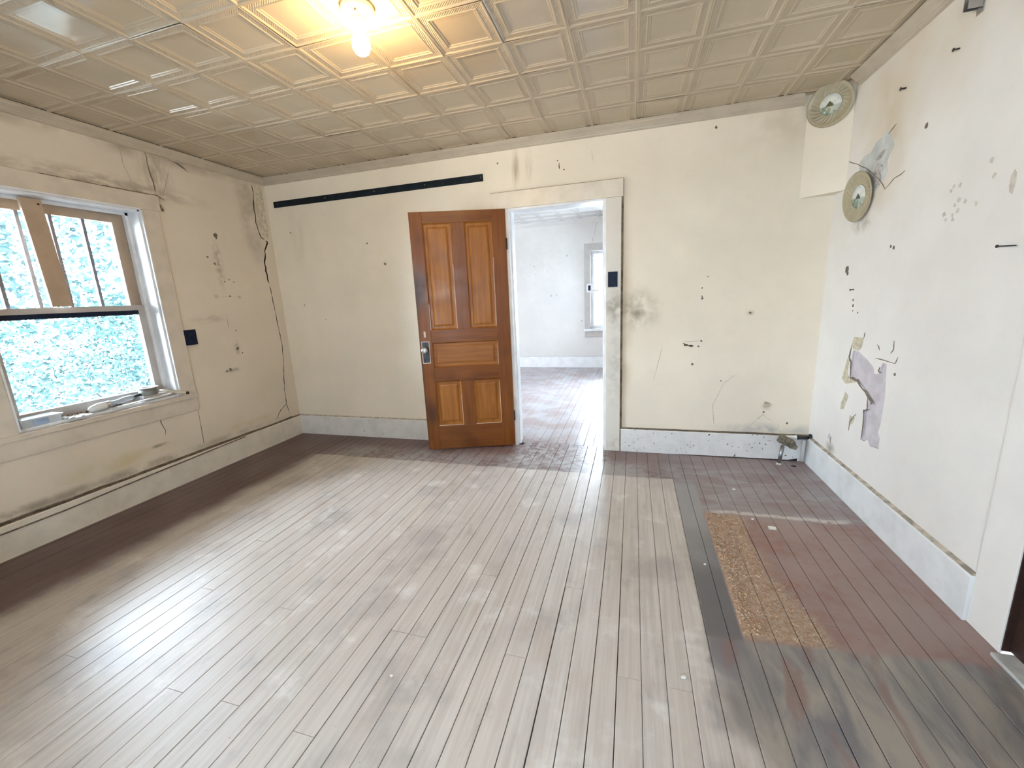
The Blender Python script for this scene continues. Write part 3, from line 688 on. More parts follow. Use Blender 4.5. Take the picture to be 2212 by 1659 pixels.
mb = MB(); mb.box(-0.6, W + 0.24, 0.14, YF + 0.24, HF + 0.016, HF + 0.2)
cl2 = tag(mb.build('ceiling', mat_tin_far), 'white pressed tin ceiling of the next room', 'ceiling', kind='structure')
tf = tile_mesh('ceiling_tile', TX, TY, mat_tin_far, 2); ff = True
for i in range(0, 10):
    for j in range(0, 7):
        if ff: o = tf; ff = False
        else: o = tf.copy(); COL.objects.link(o)
        o.parent = cl2; o.location = (1.0 + TX * (i + 0.5), YF - 0.05 - TY * (j + 0.5), HF); o.rotation_euler = (R.uniform(-0.008, 0.008), R.uniform(-0.008, 0.008), 0)

# ------------------------------------------------------------------ crown, baseboards
CROWN = [(0.0, 0.0), (0.060, 0.0), (0.060, -0.012), (0.054, -0.020), (0.030, -0.036), (0.026, -0.043), (0.020, -0.045), (0.018, -0.052), (0.010, -0.056), (0.0, -0.058)]
def sweep(name, prof, p0, p1, n_in, z, mat, m0=0.0, m1=0.0):
    """profile (out, dz) swept from p0 to p1 along a wall; m0, m1 = mitre (length change per unit out)"""
    p0, p1, n_in = Vector(p0), Vector(p1), Vector(n_in); d = (p1 - p0).normalized(); n = len(prof); vs = []
    for p, mm in ((p0, m0), (p1, -m1)):
        for o, dz in prof:
            q = p + n_in * o + d * (o * mm); vs.append((q.x, q.y, z + dz))
    m = MB(); m.add(vs, [tuple(range(n)), tuple(range(2 * n - 1, n - 1, -1))] + [(i, (i + 1) % n, n + (i + 1) % n, n + i) for i in range(n)])
    o = m.build(name, mat)
    if prof is CROWN:
        sweep('gap_line', [(0.0, 0.0005), (0.057, 0.0005), (0.057, 0.0045), (0.0, 0.0045)], p0, p1, n_in, z, mat_dark, m0, m1).parent = o
    return o
tag(sweep('trim_1', CROWN, (0, YR), (0, 0), (1, 0), H - 0.004, mat_trim_beige, 0, 1), 'beige crown moulding along the window wall', 'crown moulding', kind='structure')
tag(sweep('trim_2', CROWN, (0, 0), (4.502, 0), (0, -1), H - 0.004, mat_trim_beige, 1, 0.3), 'beige crown moulding over the doorway wall', 'crown moulding', kind='structure')
tag(sweep('trim_3', CROWN, (W, -0.21), (W, YR), (-1, 0), H - 0.004, mat_trim_beige, 0.1, 0), 'beige crown moulding on the right wall, its end broken off short of the corner', 'crown moulding', kind='structure')
tag(sweep('trim_4', CROWN, (-0.4, YF), (W, YF), (0, -1), HF - 0.004, mat_wf, 0, 0), 'white crown moulding in the next room', 'crown moulding', kind='structure')
BASE = [(0.0, 0.0), (0.022, 0.0), (0.022, 0.192), (0.018, 0.199), (0.0, 0.201)]
def baseboard(name, p0, p1, n_in, label, mat, m0, m1, dustcol):
    o = tag(sweep(name, BASE, p0, p1, n_in, 0.0, mat, m0, m1), label, 'baseboard', kind='structure')
    d = sweep('dust_ledge', [(0.0, 0.2005), (0.018, 0.1995), (0.017, 0.2022), (0.004, 0.208), (0.0, 0.209)], p0, p1, n_in, 0.0, dustcol, m0, m1); d.parent = o
    return o
baseboard('baseboard_left', (0, YR), (0, 0), (1, 0), 'cream painted baseboard under the window with a sooty top edge', mat_trim_cream, 0, 1, mat_dust)
baseboard('baseboard_back', (0, 0), (2.285, 0), (0, -1), 'white baseboard between the left corner and the door', mat_trim, 1, 0, mat_crackfine)
baseboard('baseboard_back', (3.345, 0), (W, 0), (0, -1), 'scuffed white baseboard right of the doorway', trim_mat('trim_chipped', (0.80, 0.80, 0.80, 1), 0.05), 0, 1, mat_dust)
baseboard('baseboard_right', (W, 0), (W, -1.655), (-1, 0), 'bluish white baseboard along the right wall', trim_mat('trim_bluish', (0.83, 0.85, 0.86, 1), 0.0), 1, 0, simple('dust_pale', (0.42, 0.37, 0.31, 1), 0.95, var=0.4, scale=22))
baseboard('baseboard_far', (-0.4, YF), (W, YF), (0, -1), 'white baseboard of the next room', mat_jamb, 0, 0, mat_peel)
tag(MB().prism([(3.72, 0.0), (4.66, 0.0), (4.66, 0.022), (4.60, 0.007), (4.2, 0.006), (3.9, 0.004)], lambda u, v, d: (u, d, v), -0.0236, -0.0215).build('trim_8', mat_dark), 'black gap under the baseboard by the right corner', 'gap', kind='structure')
# cables lying on the baseboards
def wavy(a, b, n, amp, seed):
    rr = random.Random(seed); a, b = Vector(a), Vector(b)
    return [a.lerp(b, i / n) + Vector((rr.uniform(-amp, amp) * 0.3, rr.uniform(-amp, amp) * 0.3, rr.uniform(-amp, amp))) for i in range(n + 1)]
mb = MB(); mb.tube([(0.028, -3.0, 0.168), (0.028, -2.4, 0.160), (0.028, -2.0, 0.158), (0.028, -1.6, 0.172), (0.028, -1.2, 0.182), (0.028, -0.95, 0.190), (0.028, -0.7, 0.194)], 0.0045, 8)
tag(mb.build('cable', mat_cable), 'thin old cable sagging along the baseboard under the window', 'cable')
mb = MB(); mb.tube(wavy((0.009, -3.2, 0.212), (0.009, -0.12, 0.211), 24, 0.004, 3), 0.006, 8)
tag(mb.build('cable', mat_cable), 'dark sooty cable lying on top of the left baseboard', 'cable')
mb = MB(); mb.tube(wavy((3.352, -0.010, 0.208), (4.50, -0.014, 0.210), 14, 0.0012, 4), 0.0045, 8)
tag(mb.build('cable', mat_cable), 'thin dark tube along the baseboard right of the doorway', 'tube')

# ------------------------------------------------------------------ door frames
df = empty('door_1', (2.82, 0, 0), 'cream painted frame of the open doorway in the back wall', 'door frame', kind='structure')
def part(mb, name, mat, parent):
    o = mb.build(name, mat); o.parent = parent; o.matrix_parent_inverse = Matrix.Translation(-Vector(parent.location)); return o
part(MB().box(2.288, 2.415, -0.018, 0.0, 0.0, 2.045, bev=0.002), 'casing', mat_trim_cream, df)
part(MB().box(3.222, 3.336, -0.022, 0.0, 0.0, 2.045, bev=0.002), 'casing', wall_mat('casing_grubby', (0.78, 0.745, 0.68, 1), [((3.29, 0, 1.22), (0.13, 0.3, 0.20), SOOT, 0.65, 16, U, Z0), ((3.29, 0, 0.75), (0.10, 0.3, 0.55), SOOT, 0.3, 16, U, Z0), ((3.29, 0, 0.06), (0.10, 0.3, 0.10), SOOT, 0.4, 26, U, Z0)]), df)
part(MB().box(2.288, 3.349, -0.026, 0.0, 2.046, 2.172, bev=0.002), 'header', mat_trim_cream, df)
part(MB().box(2.286, 3.351, -0.020, 0.0, 2.172, 2.1755), 'edge_strip', mat_crack, df)
part(MB().box(3.336, 3.352, -0.010, 0.0, 0.0, 2.165), 'edge_strip', mat_dust, df)
for a, b in ((2.412, 2.436), (3.204, 3.224)):
    part(MB().box(a, b, -0.016, 0.156, 0.0, 2.05, bev=0.0015), 'jamb', mat_jamb, df)
part(MB().box(2.43, 3.21, -0.012, 0.156, 2.03, 2.048, bev=0.0015), 'head_jamb', mat_jamb, df)
part(MB().box(2.436, 2.448, 0.03, 0.07, 0.0, 2.03), 'stop', mat_jamb, df)
part(MB().box(3.192, 3.204, 0.03, 0.07, 0.0, 2.03), 'stop', mat_jamb, df)
d2 = empty('door_2', (W, -2.2, 0), 'white casing and dark opening at the right edge', 'door frame', kind='structure')
part(MB().box(W - 0.009, W, -1.812, -1.656, 0.0, 2.06, bev=0.002), 'casing', mat_wr, d2)
part(MB().box(W - 0.022, W, -2.78, -2.616, 0.0, 2.06, bev=0.003), 'casing', mat_trim, d2)
part(MB().box(W - 0.026, W, -2.80, -1.64, 2.06, 2.2, bev=0.003), 'header', mat_trim, d2)
part(MB().box(W + 0.02, W + 0.06, -2.616, -1.812, 0.014, 2.06, bev=0.003), 'door_leaf', mat_brown, d2)
part(MB().box(W - 0.004, W + 0.02, -1.816, -1.804, 0.014, 2.06), 'stop', mat_brown, d2)
part(MB().box(W - 0.045, W + 0.14, -2.62, -1.829, 0.0, 0.014, bev=0.003), 'threshold', mat_slab, d2)

# panelled door leaf, swung back against the wall. local x = from hinge to free edge, y = towards the room, z = up
ang = math.atan2(-0.318136, -0.948045)
dr = empty('panelled_door', (2.412, -0.034, 0.010), 'varnished brown five-panel wooden door standing open against the back wall', 'door', rz=ang)
DW, DH, T = 0.786, 2.035, 0.032
def dpart(mb, name, mat, par=None):
    return mb.build(name, mat, par or dr)
def dbox(x0, x1, z0, z1, y0=-T, y1=0.0, bev=0.0012): return MB().box(x0, x1, y0, y1, z0, z1, bev=bev)
dpart(dbox(0.0, 0.112, 0, DH), 'stile', mat_dv); dpart(dbox(0.681, DW, 0, DH), 'stile', mat_dv)
G_ = 0.0006
for z0, z1 in ((1.945, DH), (0.968, 1.078), (0.628, 0.752), (0.0, 0.220)): dpart(dbox(0.112 + G_, 0.681 - G_, z0, z1), 'rail', mat_dh)
dpart(dbox(0.340, 0.449, 1.078 + G_, 1.945 - G_), 'mullion', mat_dv); dpart(dbox(0.346, 0.455, 0.220 + G_, 0.628 - G_), 'mullion', mat_dv)
def dpanel(x0, x1, z0, z1, mat):
    rings = [(0.0, -0.0005), (0.002, -0.004), (0.008, -0.0125), (0.011, -0.0145), (0.030, -0.0145), (0.033, -0.0100), (0.046, -0.0065)]
    vs = []; fs = []
    for sgn in (1, -1):
        b = len(vs)
        for d, y in rings:
            yy = y if sgn > 0 else -T - y
            vs += [(x0 + d, yy, z0 + d), (x1 - d, yy, z0 + d), (x1 - d, yy, z1 - d), (x0 + d, yy, z1 - d)]
        for i in range(len(rings) - 1):
            for k in range(4): fs.append((b + 4 * i + k, b + 4 * i + (k + 1) % 4, b + 4 * i + 4 + (k + 1) % 4, b + 4 * i + 4 + k))
        e = b + 4 * (len(rings) - 1); fs.append((e, e + 1, e + 2, e + 3))
    return dpart(MB().add(vs, fs), 'panel', mat)
for q in ((0.112, 0.340, 1.078, 1.945, mat_dp), (0.449, 0.681, 1.078, 1.945, mat_dp), (0.112, 0.681, 0.752, 0.968, mat_dph), (0.112, 0.346, 0.220, 0.628, mat_dph and mat_dp), (0.455, 0.681, 0.220, 0.628, mat_dp)): dpanel(*q)
# pale strips along the panel edges, highlights painted in as solid lines
mat_glint_bare = simple('glint_and_bare', (0.62, 0.52, 0.44, 1), 0.6)
for x0, x1, z0, z1 in ((0.1125, 0.1155, 1.10, 1.66), (0.4495, 0.4525, 1.08, 1.62), (0.1125, 0.1155, 0.225, 0.60), (0.4555, 0.4585, 0.222, 0.50), (0.6765, 0.6805, 1.08, 1.30), (0.118, 0.342, 0.2205, 0.2240), (0.458, 0.675, 0.2205, 0.2240), (0.1125, 0.1155, 0.76, 0.94)):
    dpart(dbox(x0, x1, z0, z1, -0.004, 0.0008, 0), 'glint_line', mat_glint_bare)
# lock plate, knobs, latch, hinges
es = dpart(dbox(0.703, 0.772, 0.792, 0.984, -0.001, 0.0006, 0), 'plate_outline', mat_glint_bare)
es = dpart(dbox(0.709, 0.766, 0.799, 0.978, 0.0, 0.0032, 0.001), 'lock_plate', mat_iron)
dpart(MB().prism([(0.733, 0.842), (0.741, 0.842), (0.739, 0.856), (0.7415, 0.862), (0.737, 0.867), (0.7325, 0.862), (0.735, 0.856)], lambda u, v, d: (u, d, v), 0.0025, 0.0037), 'keyhole', mat_black, es)
KM = Matrix.Rotation(math.radians(-90), 4, 'X')
kn = MB().lathe([(0.0, 0.0), (0.016, 0.0), (0.016, 0.006), (0.009, 0.010), (0.009, 0.030), (0.014, 0.036), (0.026, 0.042), (0.029, 0.050), (0.027, 0.058), (0.018, 0.064), (0.0, 0.066)], 26, c=(0.741, 0.002, 0.912), M=KM)
dpart(kn, 'knob', mat_chrome)
KM2 = Matrix.Rotation(math.radians(90), 4, 'X')
dpart(MB().lathe([(0.0, 0.0), (0.016, 0.0), (0.016, 0.006), (0.009, 0.010), (0.009, 0.030), (0.014, 0.036), (0.026, 0.042), (0.029, 0.050), (0.027, 0.058), (0.018, 0.064), (0.0, 0.066)], 26, c=(0.741, -T, 0.912), M=KM2), 'knob', mat_iron)
dpart(dbox(DW - 0.0005, DW + 0.0015, 0.83, 0.98, -0.028, -0.006, 0.0005), 'latch_plate', mat_iron)
dpart(dbox(0.728, 0.744, 1.02, 1.07, -0.001, 0.0006, 0), 'scar', mat_glint_bare)
for z in (0.28, 1.76):
    h = dpart(MB().tube([(-0.004, 0.003, z - 0.045), (-0.004, 0.003, z + 0.045)], 0.006, 10), 'hinge', mat_iron)

# ------------------------------------------------------------------ window in the left wall
w1 = empty('window_1', (0, -1.62, 0.69), 'double-hung wooden window with an old deep cream frame in the left wall', 'window', kind='structure')
def wp(mb, name, mat, par=w1):
    o = mb.build(name, mat); o.parent = par
    o.matrix_parent_inverse = Matrix.Translation(-Vector(w1.location)) if par is w1 else (Matrix.Translation(-Vector(w1.location)))
    return o
def wsub(mb, name, mat, par):
    o = mb.build(name, mat); o.parent = par; return o
wp(MB().box(0.0, 0.016, -1.162, -1.042, 0.665, 2.082, bev=0.003), 'casing', mat_wintrim)
wp(MB().box(0.0, 0.016, -2.200, -2.081, 0.665, 2.082, bev=0.003), 'casing', mat_wintrim)
wp(MB().box(0.0, 0.018, -2.215, -1.025, 2.082, 2.188, bev=0.003), 'header', mat_wintrim)
wp(MB().box(0.0, 0.022, -1.168, -1.160, 0.70, 2.078), 'bead', mat_jamb); wp(MB().box(0.0, 0.022, -2.083, -2.075, 0.70, 2.078), 'bead', mat_jamb)
wp(MB().box(0.0, 0.022, -2.083, -1.160, 2.072, 2.082), 'bead', mat_jamb)
wp(MB().box(-0.02, 0.032, -2.215, -1.038, 0.655, 0.690, bev=0.006), 'stool', mat_wintrim)
wp(MB().box(0.0, 0.018, -2.20, -1.046, 0.552, 0.655, bev=0.003), 'apron', mat_wintrim)
wp(MB().box(-0.24, -0.004, -2.078, -1.165, 0.672, 0.708), 'sill', mat_jamb)
wp(MB().box(-0.24, 0.0, -1.178, -1.1655, 0.70, 2.078), 'jamb', mat_jamb); wp(MB().box(-0.24, 0.0, -2.0775, -2.065, 0.70, 2.078), 'jamb', mat_jamb)
wp(MB().box(-0.24, 0.0, -2.078, -1.165, 2.060, 2.0775), 'head_jamb', mat_jamb)
wp(MB().box(-0.118, -0.104, -1.196, -1.178, 0.71, 2.06), 'stop', mat_jamb); wp(MB().box(-0.118, -0.104, -2.065, -2.047, 0.71, 2.06), 'stop', mat_jamb)
wp(MB().box(-0.118, -0.104, -2.065, -1.178, 2.040, 2.060), 'stop', mat_jamb)
# lower sash in front, upper sash behind
YA, YB = -2.064, -1.179
ls = wp(MB().box(-0.158, -0.120, YB - 0.062, YB, 0.708, 1.405).box(-0.158, -0.120, YA, YA + 0.062, 0.708, 1.405).box(-0.158, -0.120, YA + 0.062, YB - 0.062, 0.708, 0.775).box(-0.158, -0.116, YA + 0.062, YB - 0.062, 1.368, 1.405), 'lower_sash', mat_sashgrey)
wsub(MB().box(-0.141, -0.138, YA + 0.058, YB - 0.058, 0.77, 1.37), 'pane', mat_glass, ls)
wsub(MB().box(-0.157, -0.117, YA + 0.062, YB - 0.062, 1.338, 1.368), 'underside_shade', mat_navy, ls)  # dark strip standing in for the shade under the meeting rail
us = wp(MB().box(-0.200, -0.162, YB - 0.075, YB, 1.350, 2.060).box(-0.200, -0.162, YA, YA + 0.075, 1.350, 2.060).box(-0.200, -0.162, YA + 0.075, YB - 0.075, 1.990, 2.060).box(-0.200, -0.162, YA + 0.075, YB - 0.075, 1.335, 1.375), 'upper_sash', mat_sash)
prev = YA + 0.075
for ym in (-1.895, -1.745, -1.59, -1.42):
    wsub(MB().box(-0.194, -0.168, ym - 0.009, ym + 0.009, 1.375, 1.990), 'muntin', simple('muntin_grey', (0.20, 0.20, 0.23, 1), 0.6), us)
    wsub(MB().box(-0.183, -0.180, prev, ym - 0.009, 1.37, 1.995), 'pane', mat_glass, us); prev = ym + 0.009
wsub(MB().box(-0.183, -0.180, prev, YB - 0.075, 1.37, 1.995), 'pane', mat_glass, us)
# the board fixed upright before the upper sash
bo = MB().box(-0.012, 0.012, -0.050, 0.050, -0.325, 0.322, bev=0.003)
o = tag(bo.build('wooden_board', mat_board, None, (-0.085, -1.700, 1.733), (math.radians(2.0), 0, 0)), 'tan wooden board hanging upright in front of the upper window panes', 'board')
wsub(MB().tube([(0.012, 0.03, 0.29), (0.016, 0.03, 0.29)], 0.006, 8), 'screw', mat_iron, o)

# the far window, and unseen windows added for fill daylight
def plain_window(name, f, u0, u1, v0, v1, label, extra=True):
    w = empty(name, f((u0 + u1) / 2, 0, 0), label, 'window', kind='structure')
    inv = Matrix.Translation(-Vector(w.location))
    def q(mb, nm, mat):
        o = mb.build(nm, mat); o.parent = w; o.matrix_parent_inverse = inv
    def bx(a, b, c, d, e, g_, bev=0.0):
        m = MB(); P = [Vector(f(uu, vv, dd)) for uu in (a, b) for vv in (c, d) for dd in (e, g_)]
        xs, ys, zs = [p.x for p in P], [p.y for p in P], [p.z for p in P]
        return m.box(min(xs), max(xs), min(ys), max(ys), min(zs), max(zs), bev=bev)
    cw = 0.105
    q(bx(u0 - cw, u0, v0, v1, -0.018, 0.0), 'casing', mat_sashgrey if extra else mat_wintrim); q(bx(u1, u1 + cw, v0, v1, -0.018, 0.0), 'casing', mat_sashgrey if extra else mat_wintrim)
    q(bx(u0 - cw, u1 + cw, v1, v1 + 0.125, -0.020, 0.0), 'header', mat_sashgrey if extra else mat_wintrim)
    q(bx(u0 - cw - 0.01, u1 + cw + 0.01, v0 - 0.035, v0, -0.045, 0.0), 'stool', mat_jamb); q(bx(u0 - cw, u1 + cw, v0 - 0.135, v0 - 0.035, -0.016, 0.0), 'apron', mat_sashgrey if extra else mat_wintrim)
    for a, b, c, d in ((u0, u0 + 0.05, v0, v1), (u1 - 0.05, u1, v0, v1), (u0 + 0.05, u1 - 0.05, v1 - 0.05, v1), (u0 + 0.05, u1 - 0.05, v0, v0 + 0.06), (u0 + 0.05, u1 - 0.05, (v0 + v1) / 2 - 0.02, (v0 + v1) / 2 + 0.02)):
        q(bx(a, b, c, d, 0.10, 0.14), 'sash', mat_jamb)
    q(bx(u0 + 0.04, u1 - 0.04, v0 + 0.05, v1 - 0.04, 0.118, 0.121), 'pane', mat_glass)
plain_window('window_2', FFB, 2.705, 3.48, 0.70, 2.05, 'white sash window in the end wall of the next room')
plain_window('fill_window_rear', FRR, 2.65, 3.35, 0.95, 1.95, 'small added sash window behind the photographer, unseen fill light for the back wall', False)
plain_window('fill_window_far', lambda u, v, d: (W + d, u, v), 1.7, 2.3, 0.69, 2.1, 'added unseen sash window in the right wall of the next room, to brighten it', False)

plain_window('fill_window_left', FL, -4.9, -4.1, 0.95, 2.05, 'added unseen sash window in the left wall behind the photographer, fill light for the right wall', False)

# ------------------------------------------------------------------ things on the walls
def wall_plate(f, u0, u1, v0, v1, label, proud=0.008, mat=mat_navy, d0=0.0):
    P = [Vector(f(uu, vv, dd)) for uu in (u0, u1) for vv in (v0, v1) for dd in (d0, d0 - proud)]
    m = MB(); m.box(min(p.x for p in P), max(p.x for p in P), min(p.y for p in P), max(p.y for p in P), min(p.z for p in P), max(p.z for p in P), bev=0.0015)
    o = tag(m.build('switch_plate', mat), label, 'wall plate'); 
    for s in (0.28, 0.72):
        c = Vector(f((u0 + u1) / 2, v0 + (v1 - v0) * s, d0 - proud)); c2 = Vector(f((u0 + u1) / 2, v0 + (v1 - v0) * s, d0 - proud - 0.0012))
        wsub(MB().tube([c, c2], 0.0035, 8), 'screw', mat_iron, o)
    return o
wall_plate(FL, -1.036, -0.940, 1.075, 1.197, 'dark navy square wall plate beside the window casing')
sw = wall_plate(FB, 3.237, 3.311, 1.378, 1.496, 'dark navy wall plate on the right casing of the doorway', 0.007, d0=-0.022)
wall_plate(FFB, 2.640, 2.735, 1.345, 1.495, 'small dark switch plate on pale backing by the far window', 0.020, mat_jamb, -0.005)['label'] = 'white backing of the far switch by the next room window'
wall_plate(FFB, 2.668, 2.710, 1.380, 1.466, 'small dark switch plate seen far through the doorway', 0.008, mat_navy, -0.0255)
st = empty('wall_strip', (1.15, 0, 2.31), 'long thin dark navy strip of two lengths high on the back wall', 'strip')
for a, b in ((0.083, 1.1735), (1.175, 2.231)):
    wsub(MB().box(a - 1.15, b - 1.15, -0.007, 0.0, -0.030, 0.026, bev=0.0015), 'strip_length', mat_strip, st)
for xx in (0.13, 0.68, 1.20, 1.70, 2.21):
    wsub(MB().tube([(xx - 1.15, -0.007, 0.0), (xx - 1.15, -0.0085, 0.0)], 0.004, 8), 'screw', mat_chrome, st)

def deco_plate(loc, normal, rad, label, spin):
    n = Vector(normal).normalized(); z = n; x = Vector((0, 0, 1)).cross(z).normalized(); y = z.cross(x)
    Mx = Matrix((x, y, z)).transposed().to_4x4() @ Matrix.Rotation(spin, 4, 'Z')
    o = bpy.data.objects.new('decorative_plate', None); COL.objects.link(o); o.empty_display_size = 0.05
    Mx.translation = Vector(loc); o.matrix_world = Mx; tag(o, label, 'plate', 'decorative plates in the upper right corner')
    r = rad
    wsub(MB().lathe([(0.0, 0.0), (r * 0.42, 0.0), (r * 0.60, 0.004), (r * 0.97, 0.016), (r, 0.021), (r * 0.97, 0.0225), (r * 0.88, 0.0185), (r * 0.84, 0.0165)], 48), 'rim', mat_plate, o)
    # ribbed well of the plate
    seg = 96; prof = [(0.84, 0.0165), (0.78, 0.0135), (0.70, 0.0100), (0.62, 0.0085), (0.55, 0.0080), (0.47, 0.0085)]; vs = []; fs = []
    for k in range(seg):
        for i, (q, h) in enumerate(prof):
            tw = k + (0.84 - q) * 14; a = 2 * math.pi * tw / seg
            hh = h + (0.0022 * (1 if k % 4 in (0, 1) else -1) if 0 < i < 5 else 0)
            vs.append((r * q * math.cos(a), r * q * math.sin(a), hh))
    np_ = len(prof)
    for k in range(seg):
        k2 = (k + 1) % seg
        for i in range(np_ - 1): fs.append((k * np_ + i, k2 * np_ + i, k2 * np_ + i + 1, k * np_ + i + 1))
    wsub(MB().add(vs, fs, 0, True), 'ribbed_well', mat_plate, o)
    pic = MB().lathe([(0.0, 0.0100), (r * 0.30, 0.0100), (r * 0.46, 0.0095), (r * 0.47, 0.0080)], 40)
    p = wsub(pic, 'picture', mat_picture, o)
    sc_ = 0.13 / r
    wsub(MB().tube([(r * 0.475 * math.cos(2 * math.pi * k / 40), r * 0.475 * math.sin(2 * math.pi * k / 40), 0.0095) for k in range(41)], 0.0018, 6, caps=False), 'ring', mat_plate, o)
    return o
dn = Vector((-0.60592, -0.79552, 0)); dc = Vector((4.524, 0, 0)).lerp(Vector((W, -0.1547, 0)), 0.515)
deco_plate((dc.x + dn.x * 0.004, dc.y + dn.y * 0.004, 2.445), (dn.x, dn.y, -0.10), 0.128, 'large ribbed cream plate with a landscape, up on the corner box', 0.0)
deco_plate((W - 0.012, -0.392, 1.826), (-1, -0.10, -0.06), 0.140, 'lower cream plate with a landscape, on the right wall over the old flue', 0.0)

def nail(u, v, lab, f=FR, L=0.03, r=0.0028):
    m = MB().tube([f(u, v, 0.0), f(u, v - 0.002, -L)], r, 8); m.tube([f(u, v - 0.002, -L), f(u, v - 0.002, -L - 0.002)], r * 2.2, 8)
    return tag(m.build('nail', mat_iron), lab, 'nail', 'nails in the right wall')
nail(-0.70, 2.271, 'bent nail high on the right wall above the plates', L=0.022, r=0.004)
nail(-1.062, 2.270, 'bent nail high on the right wall below the metal bracket', L=0.02, r=0.0035)
nail(-0.425, 1.288, 'nail in the right wall above the peeled patch', L=0.02)
m = MB().tube([FR(-1.463, 1.441, 0.0), FR(-1.463, 1.441, -0.008), FR(-1.549, 1.436, -0.012)], 0.0025, 8); m.lathe([(0, 0), (0.006, 0), (0.006, 0.003), (0, 0.003)], 10, c=FR(-1.463, 1.441, -0.008), M=Matrix.Rotation(math.radians(-90), 4, 'Y'))
tag(m.build('wire', mat_iron), 'short thin wire lying level on the right wall', 'wire')
br = empty('metal_bracket', FR(-1.152, 2.378, 0), 'shiny small metal bracket at the top of the right wall', 'bracket')
inv = Matrix.Translation(-Vector(br.location))
def bp_(m, n, mt):
    o = m.build(n, mt); o.parent = br; o.matrix_parent_inverse = inv
bp_(MB().box(W - 0.003, W, -1.172, -1.134, 2.345, 2.430, bev=0.001), 'back_plate', mat_chrome)
bp_(MB().box(W - 0.050, W - 0.003, -1.168, -1.164, 2.365, 2.415, bev=0.001), 'flange', mat_chrome); bp_(MB().box(W - 0.050, W - 0.003, -1.142, -1.138, 2.365, 2.415, bev=0.001), 'flange', mat_chrome)
m = MB().prism([(-0.795, 2.46), (-0.835, 2.49), (-0.88, 2.492), (-0.86, 2.478), (-0.80, 2.468), (-0.745, 2.425), (-0.738, 2.432)], FL, -0.004, -0.001)
tag(m.build('peeling_paper', mat_wintrim), 'curl of loose paper peeling under the crown by the window', 'paper')

# ------------------------------------------------------------------ bare bulb on a porcelain holder
lp = empty('ceiling_lamp', (2.303, -1.712, H), 'lit bare bulb in a white porcelain ceiling holder', 'lamp')
wsub(MB().lathe([(0.0, 0.006), (0.066, 0.006), (0.069, -0.006), (0.064, -0.018), (0.050, -0.027), (0.030, -0.033), (0.0, -0.033)], 36), 'base', mat_porcelain, lp)
wsub(MB().lathe([(0.0, -0.030), (0.026, -0.030), (0.026, -0.046), (0.023, -0.050), (0.023, -0.066), (0.020, -0.068), (0.0, -0.068)], 28), 'socket', mat_porcelain, lp)
for a in (-1.2, 1.95):
    wsub(MB().tube([(0.046 * math.cos(a), 0.046 * math.sin(a), -0.026), (0.046 * math.cos(a), 0.046 * math.sin(a), -0.034)], 0.006, 8), 'screw', mat_brass, lp)
wsub(MB().lathe([(0.015, -0.066), (0.017, -0.078), (0.024, -0.092), (0.034, -0.110), (0.038, -0.128), (0.036, -0.146), (0.028, -0.161), (0.015, -0.170), (0.0, -0.172)], 28), 'bulb', mat_bulb, lp)

# ------------------------------------------------------------------ radiator pipe stub in the corner
pp = empty('radiator_pipe', (4.52, -0.06, 0), 'capped old radiator pipe with a chrome leg in the right corner', 'pipe')
def rp(m, n, mt):
    o = m.build(n, mt); o.parent = pp; o.matrix_parent_inverse = Matrix.Translation(-Vector(pp.location)); return o
rp(MB().tube([(4.513, -0.11, 0.0), (4.528, -0.11, 0.150)], [0.011, 0.013], 14), 'leg', simple('dull_steel', (0.30, 0.31, 0.33, 1), 0.3, 1.0))
rp(MB().tube([(4.513, -0.11, 0.0), (4.513, -0.11, 0.012)], [0.020, 0.013], 14), 'floor_collar', simple('collar_white', (0.6, 0.58, 0.56, 1), 0.5))
rp(MB().box(-0.040, 0.040, -0.026, 0.026, -0.030, 0.030, bev=0.006), 'valve_body', mat_brass).matrix_basis = Matrix.Translation((4.545, -0.085, 0.185)) @ Matrix.Rotation(math.radians(24), 4, 'Y')
o = rp(MB().prism([(-0.024, 0.0), (0.018, -0.012), (0.030, 0.014), (0.010, 0.040), (-0.020, 0.030)], lambda u, v, d: (u, d, v), -0.012, 0.012), 'broken_flange', mat_brass); o.matrix_basis = Matrix.Translation((4.592, -0.118, 0.140))
o = rp(MB().lathe([(0.0, 0.0), (0.022, 0.0), (0.027, 0.006), (0.027, 0.022), (0.020, 0.030), (0.0, 0.030)], 6, smooth=False), 'union_nut', mat_brass); o.matrix_basis = Matrix.Translation((4.580, -0.105, 0.168)) @ Matrix.Rotation(math.radians(60), 4, 'Y')
rp(MB().tube([(4.565, -0.055, 0.200), (4.62, -0.055, 0.202), (4.625, -0.055, 0.202), (4.63, -0.055, 0.202)], [0.014, 0.015, 0.018, 0.018], 14), 'white_pipe', mat_plasticw)
rp(MB().tube([(4.63, -0.055, 0.202), (4.665, -0.055, 0.203), (4.715, -0.055, 0.204)], [0.017, 0.014, 0.013], 14), 'iron_pipe', mat_iron)
rp(MB().lathe([(0.0, 0.0), (0.024, 0.0), (0.024, 0.012), (0.014, 0.016), (0.0, 0.016)], 16, c=(W - 0.001, -0.055, 0.208), M=Matrix.Rotation(math.radians(-90), 4, 'Y')), 'wall_flange', mat_iron)
rp(MB().tube([(4.682, -0.046, 0.012), (4.686, -0.046, 0.178)], 0.014, 12), 'corner_pipe', mat_jamb)
tag(MB().lathe([(0, 0), (0.018, 0), (0.019, 0.0006), (0, 0.0008)], 11, c=(4.605, -0.128, 0.0004)).build('floor_hole', mat_black), 'small dark hole in the boards below the radiator pipe', 'hole')

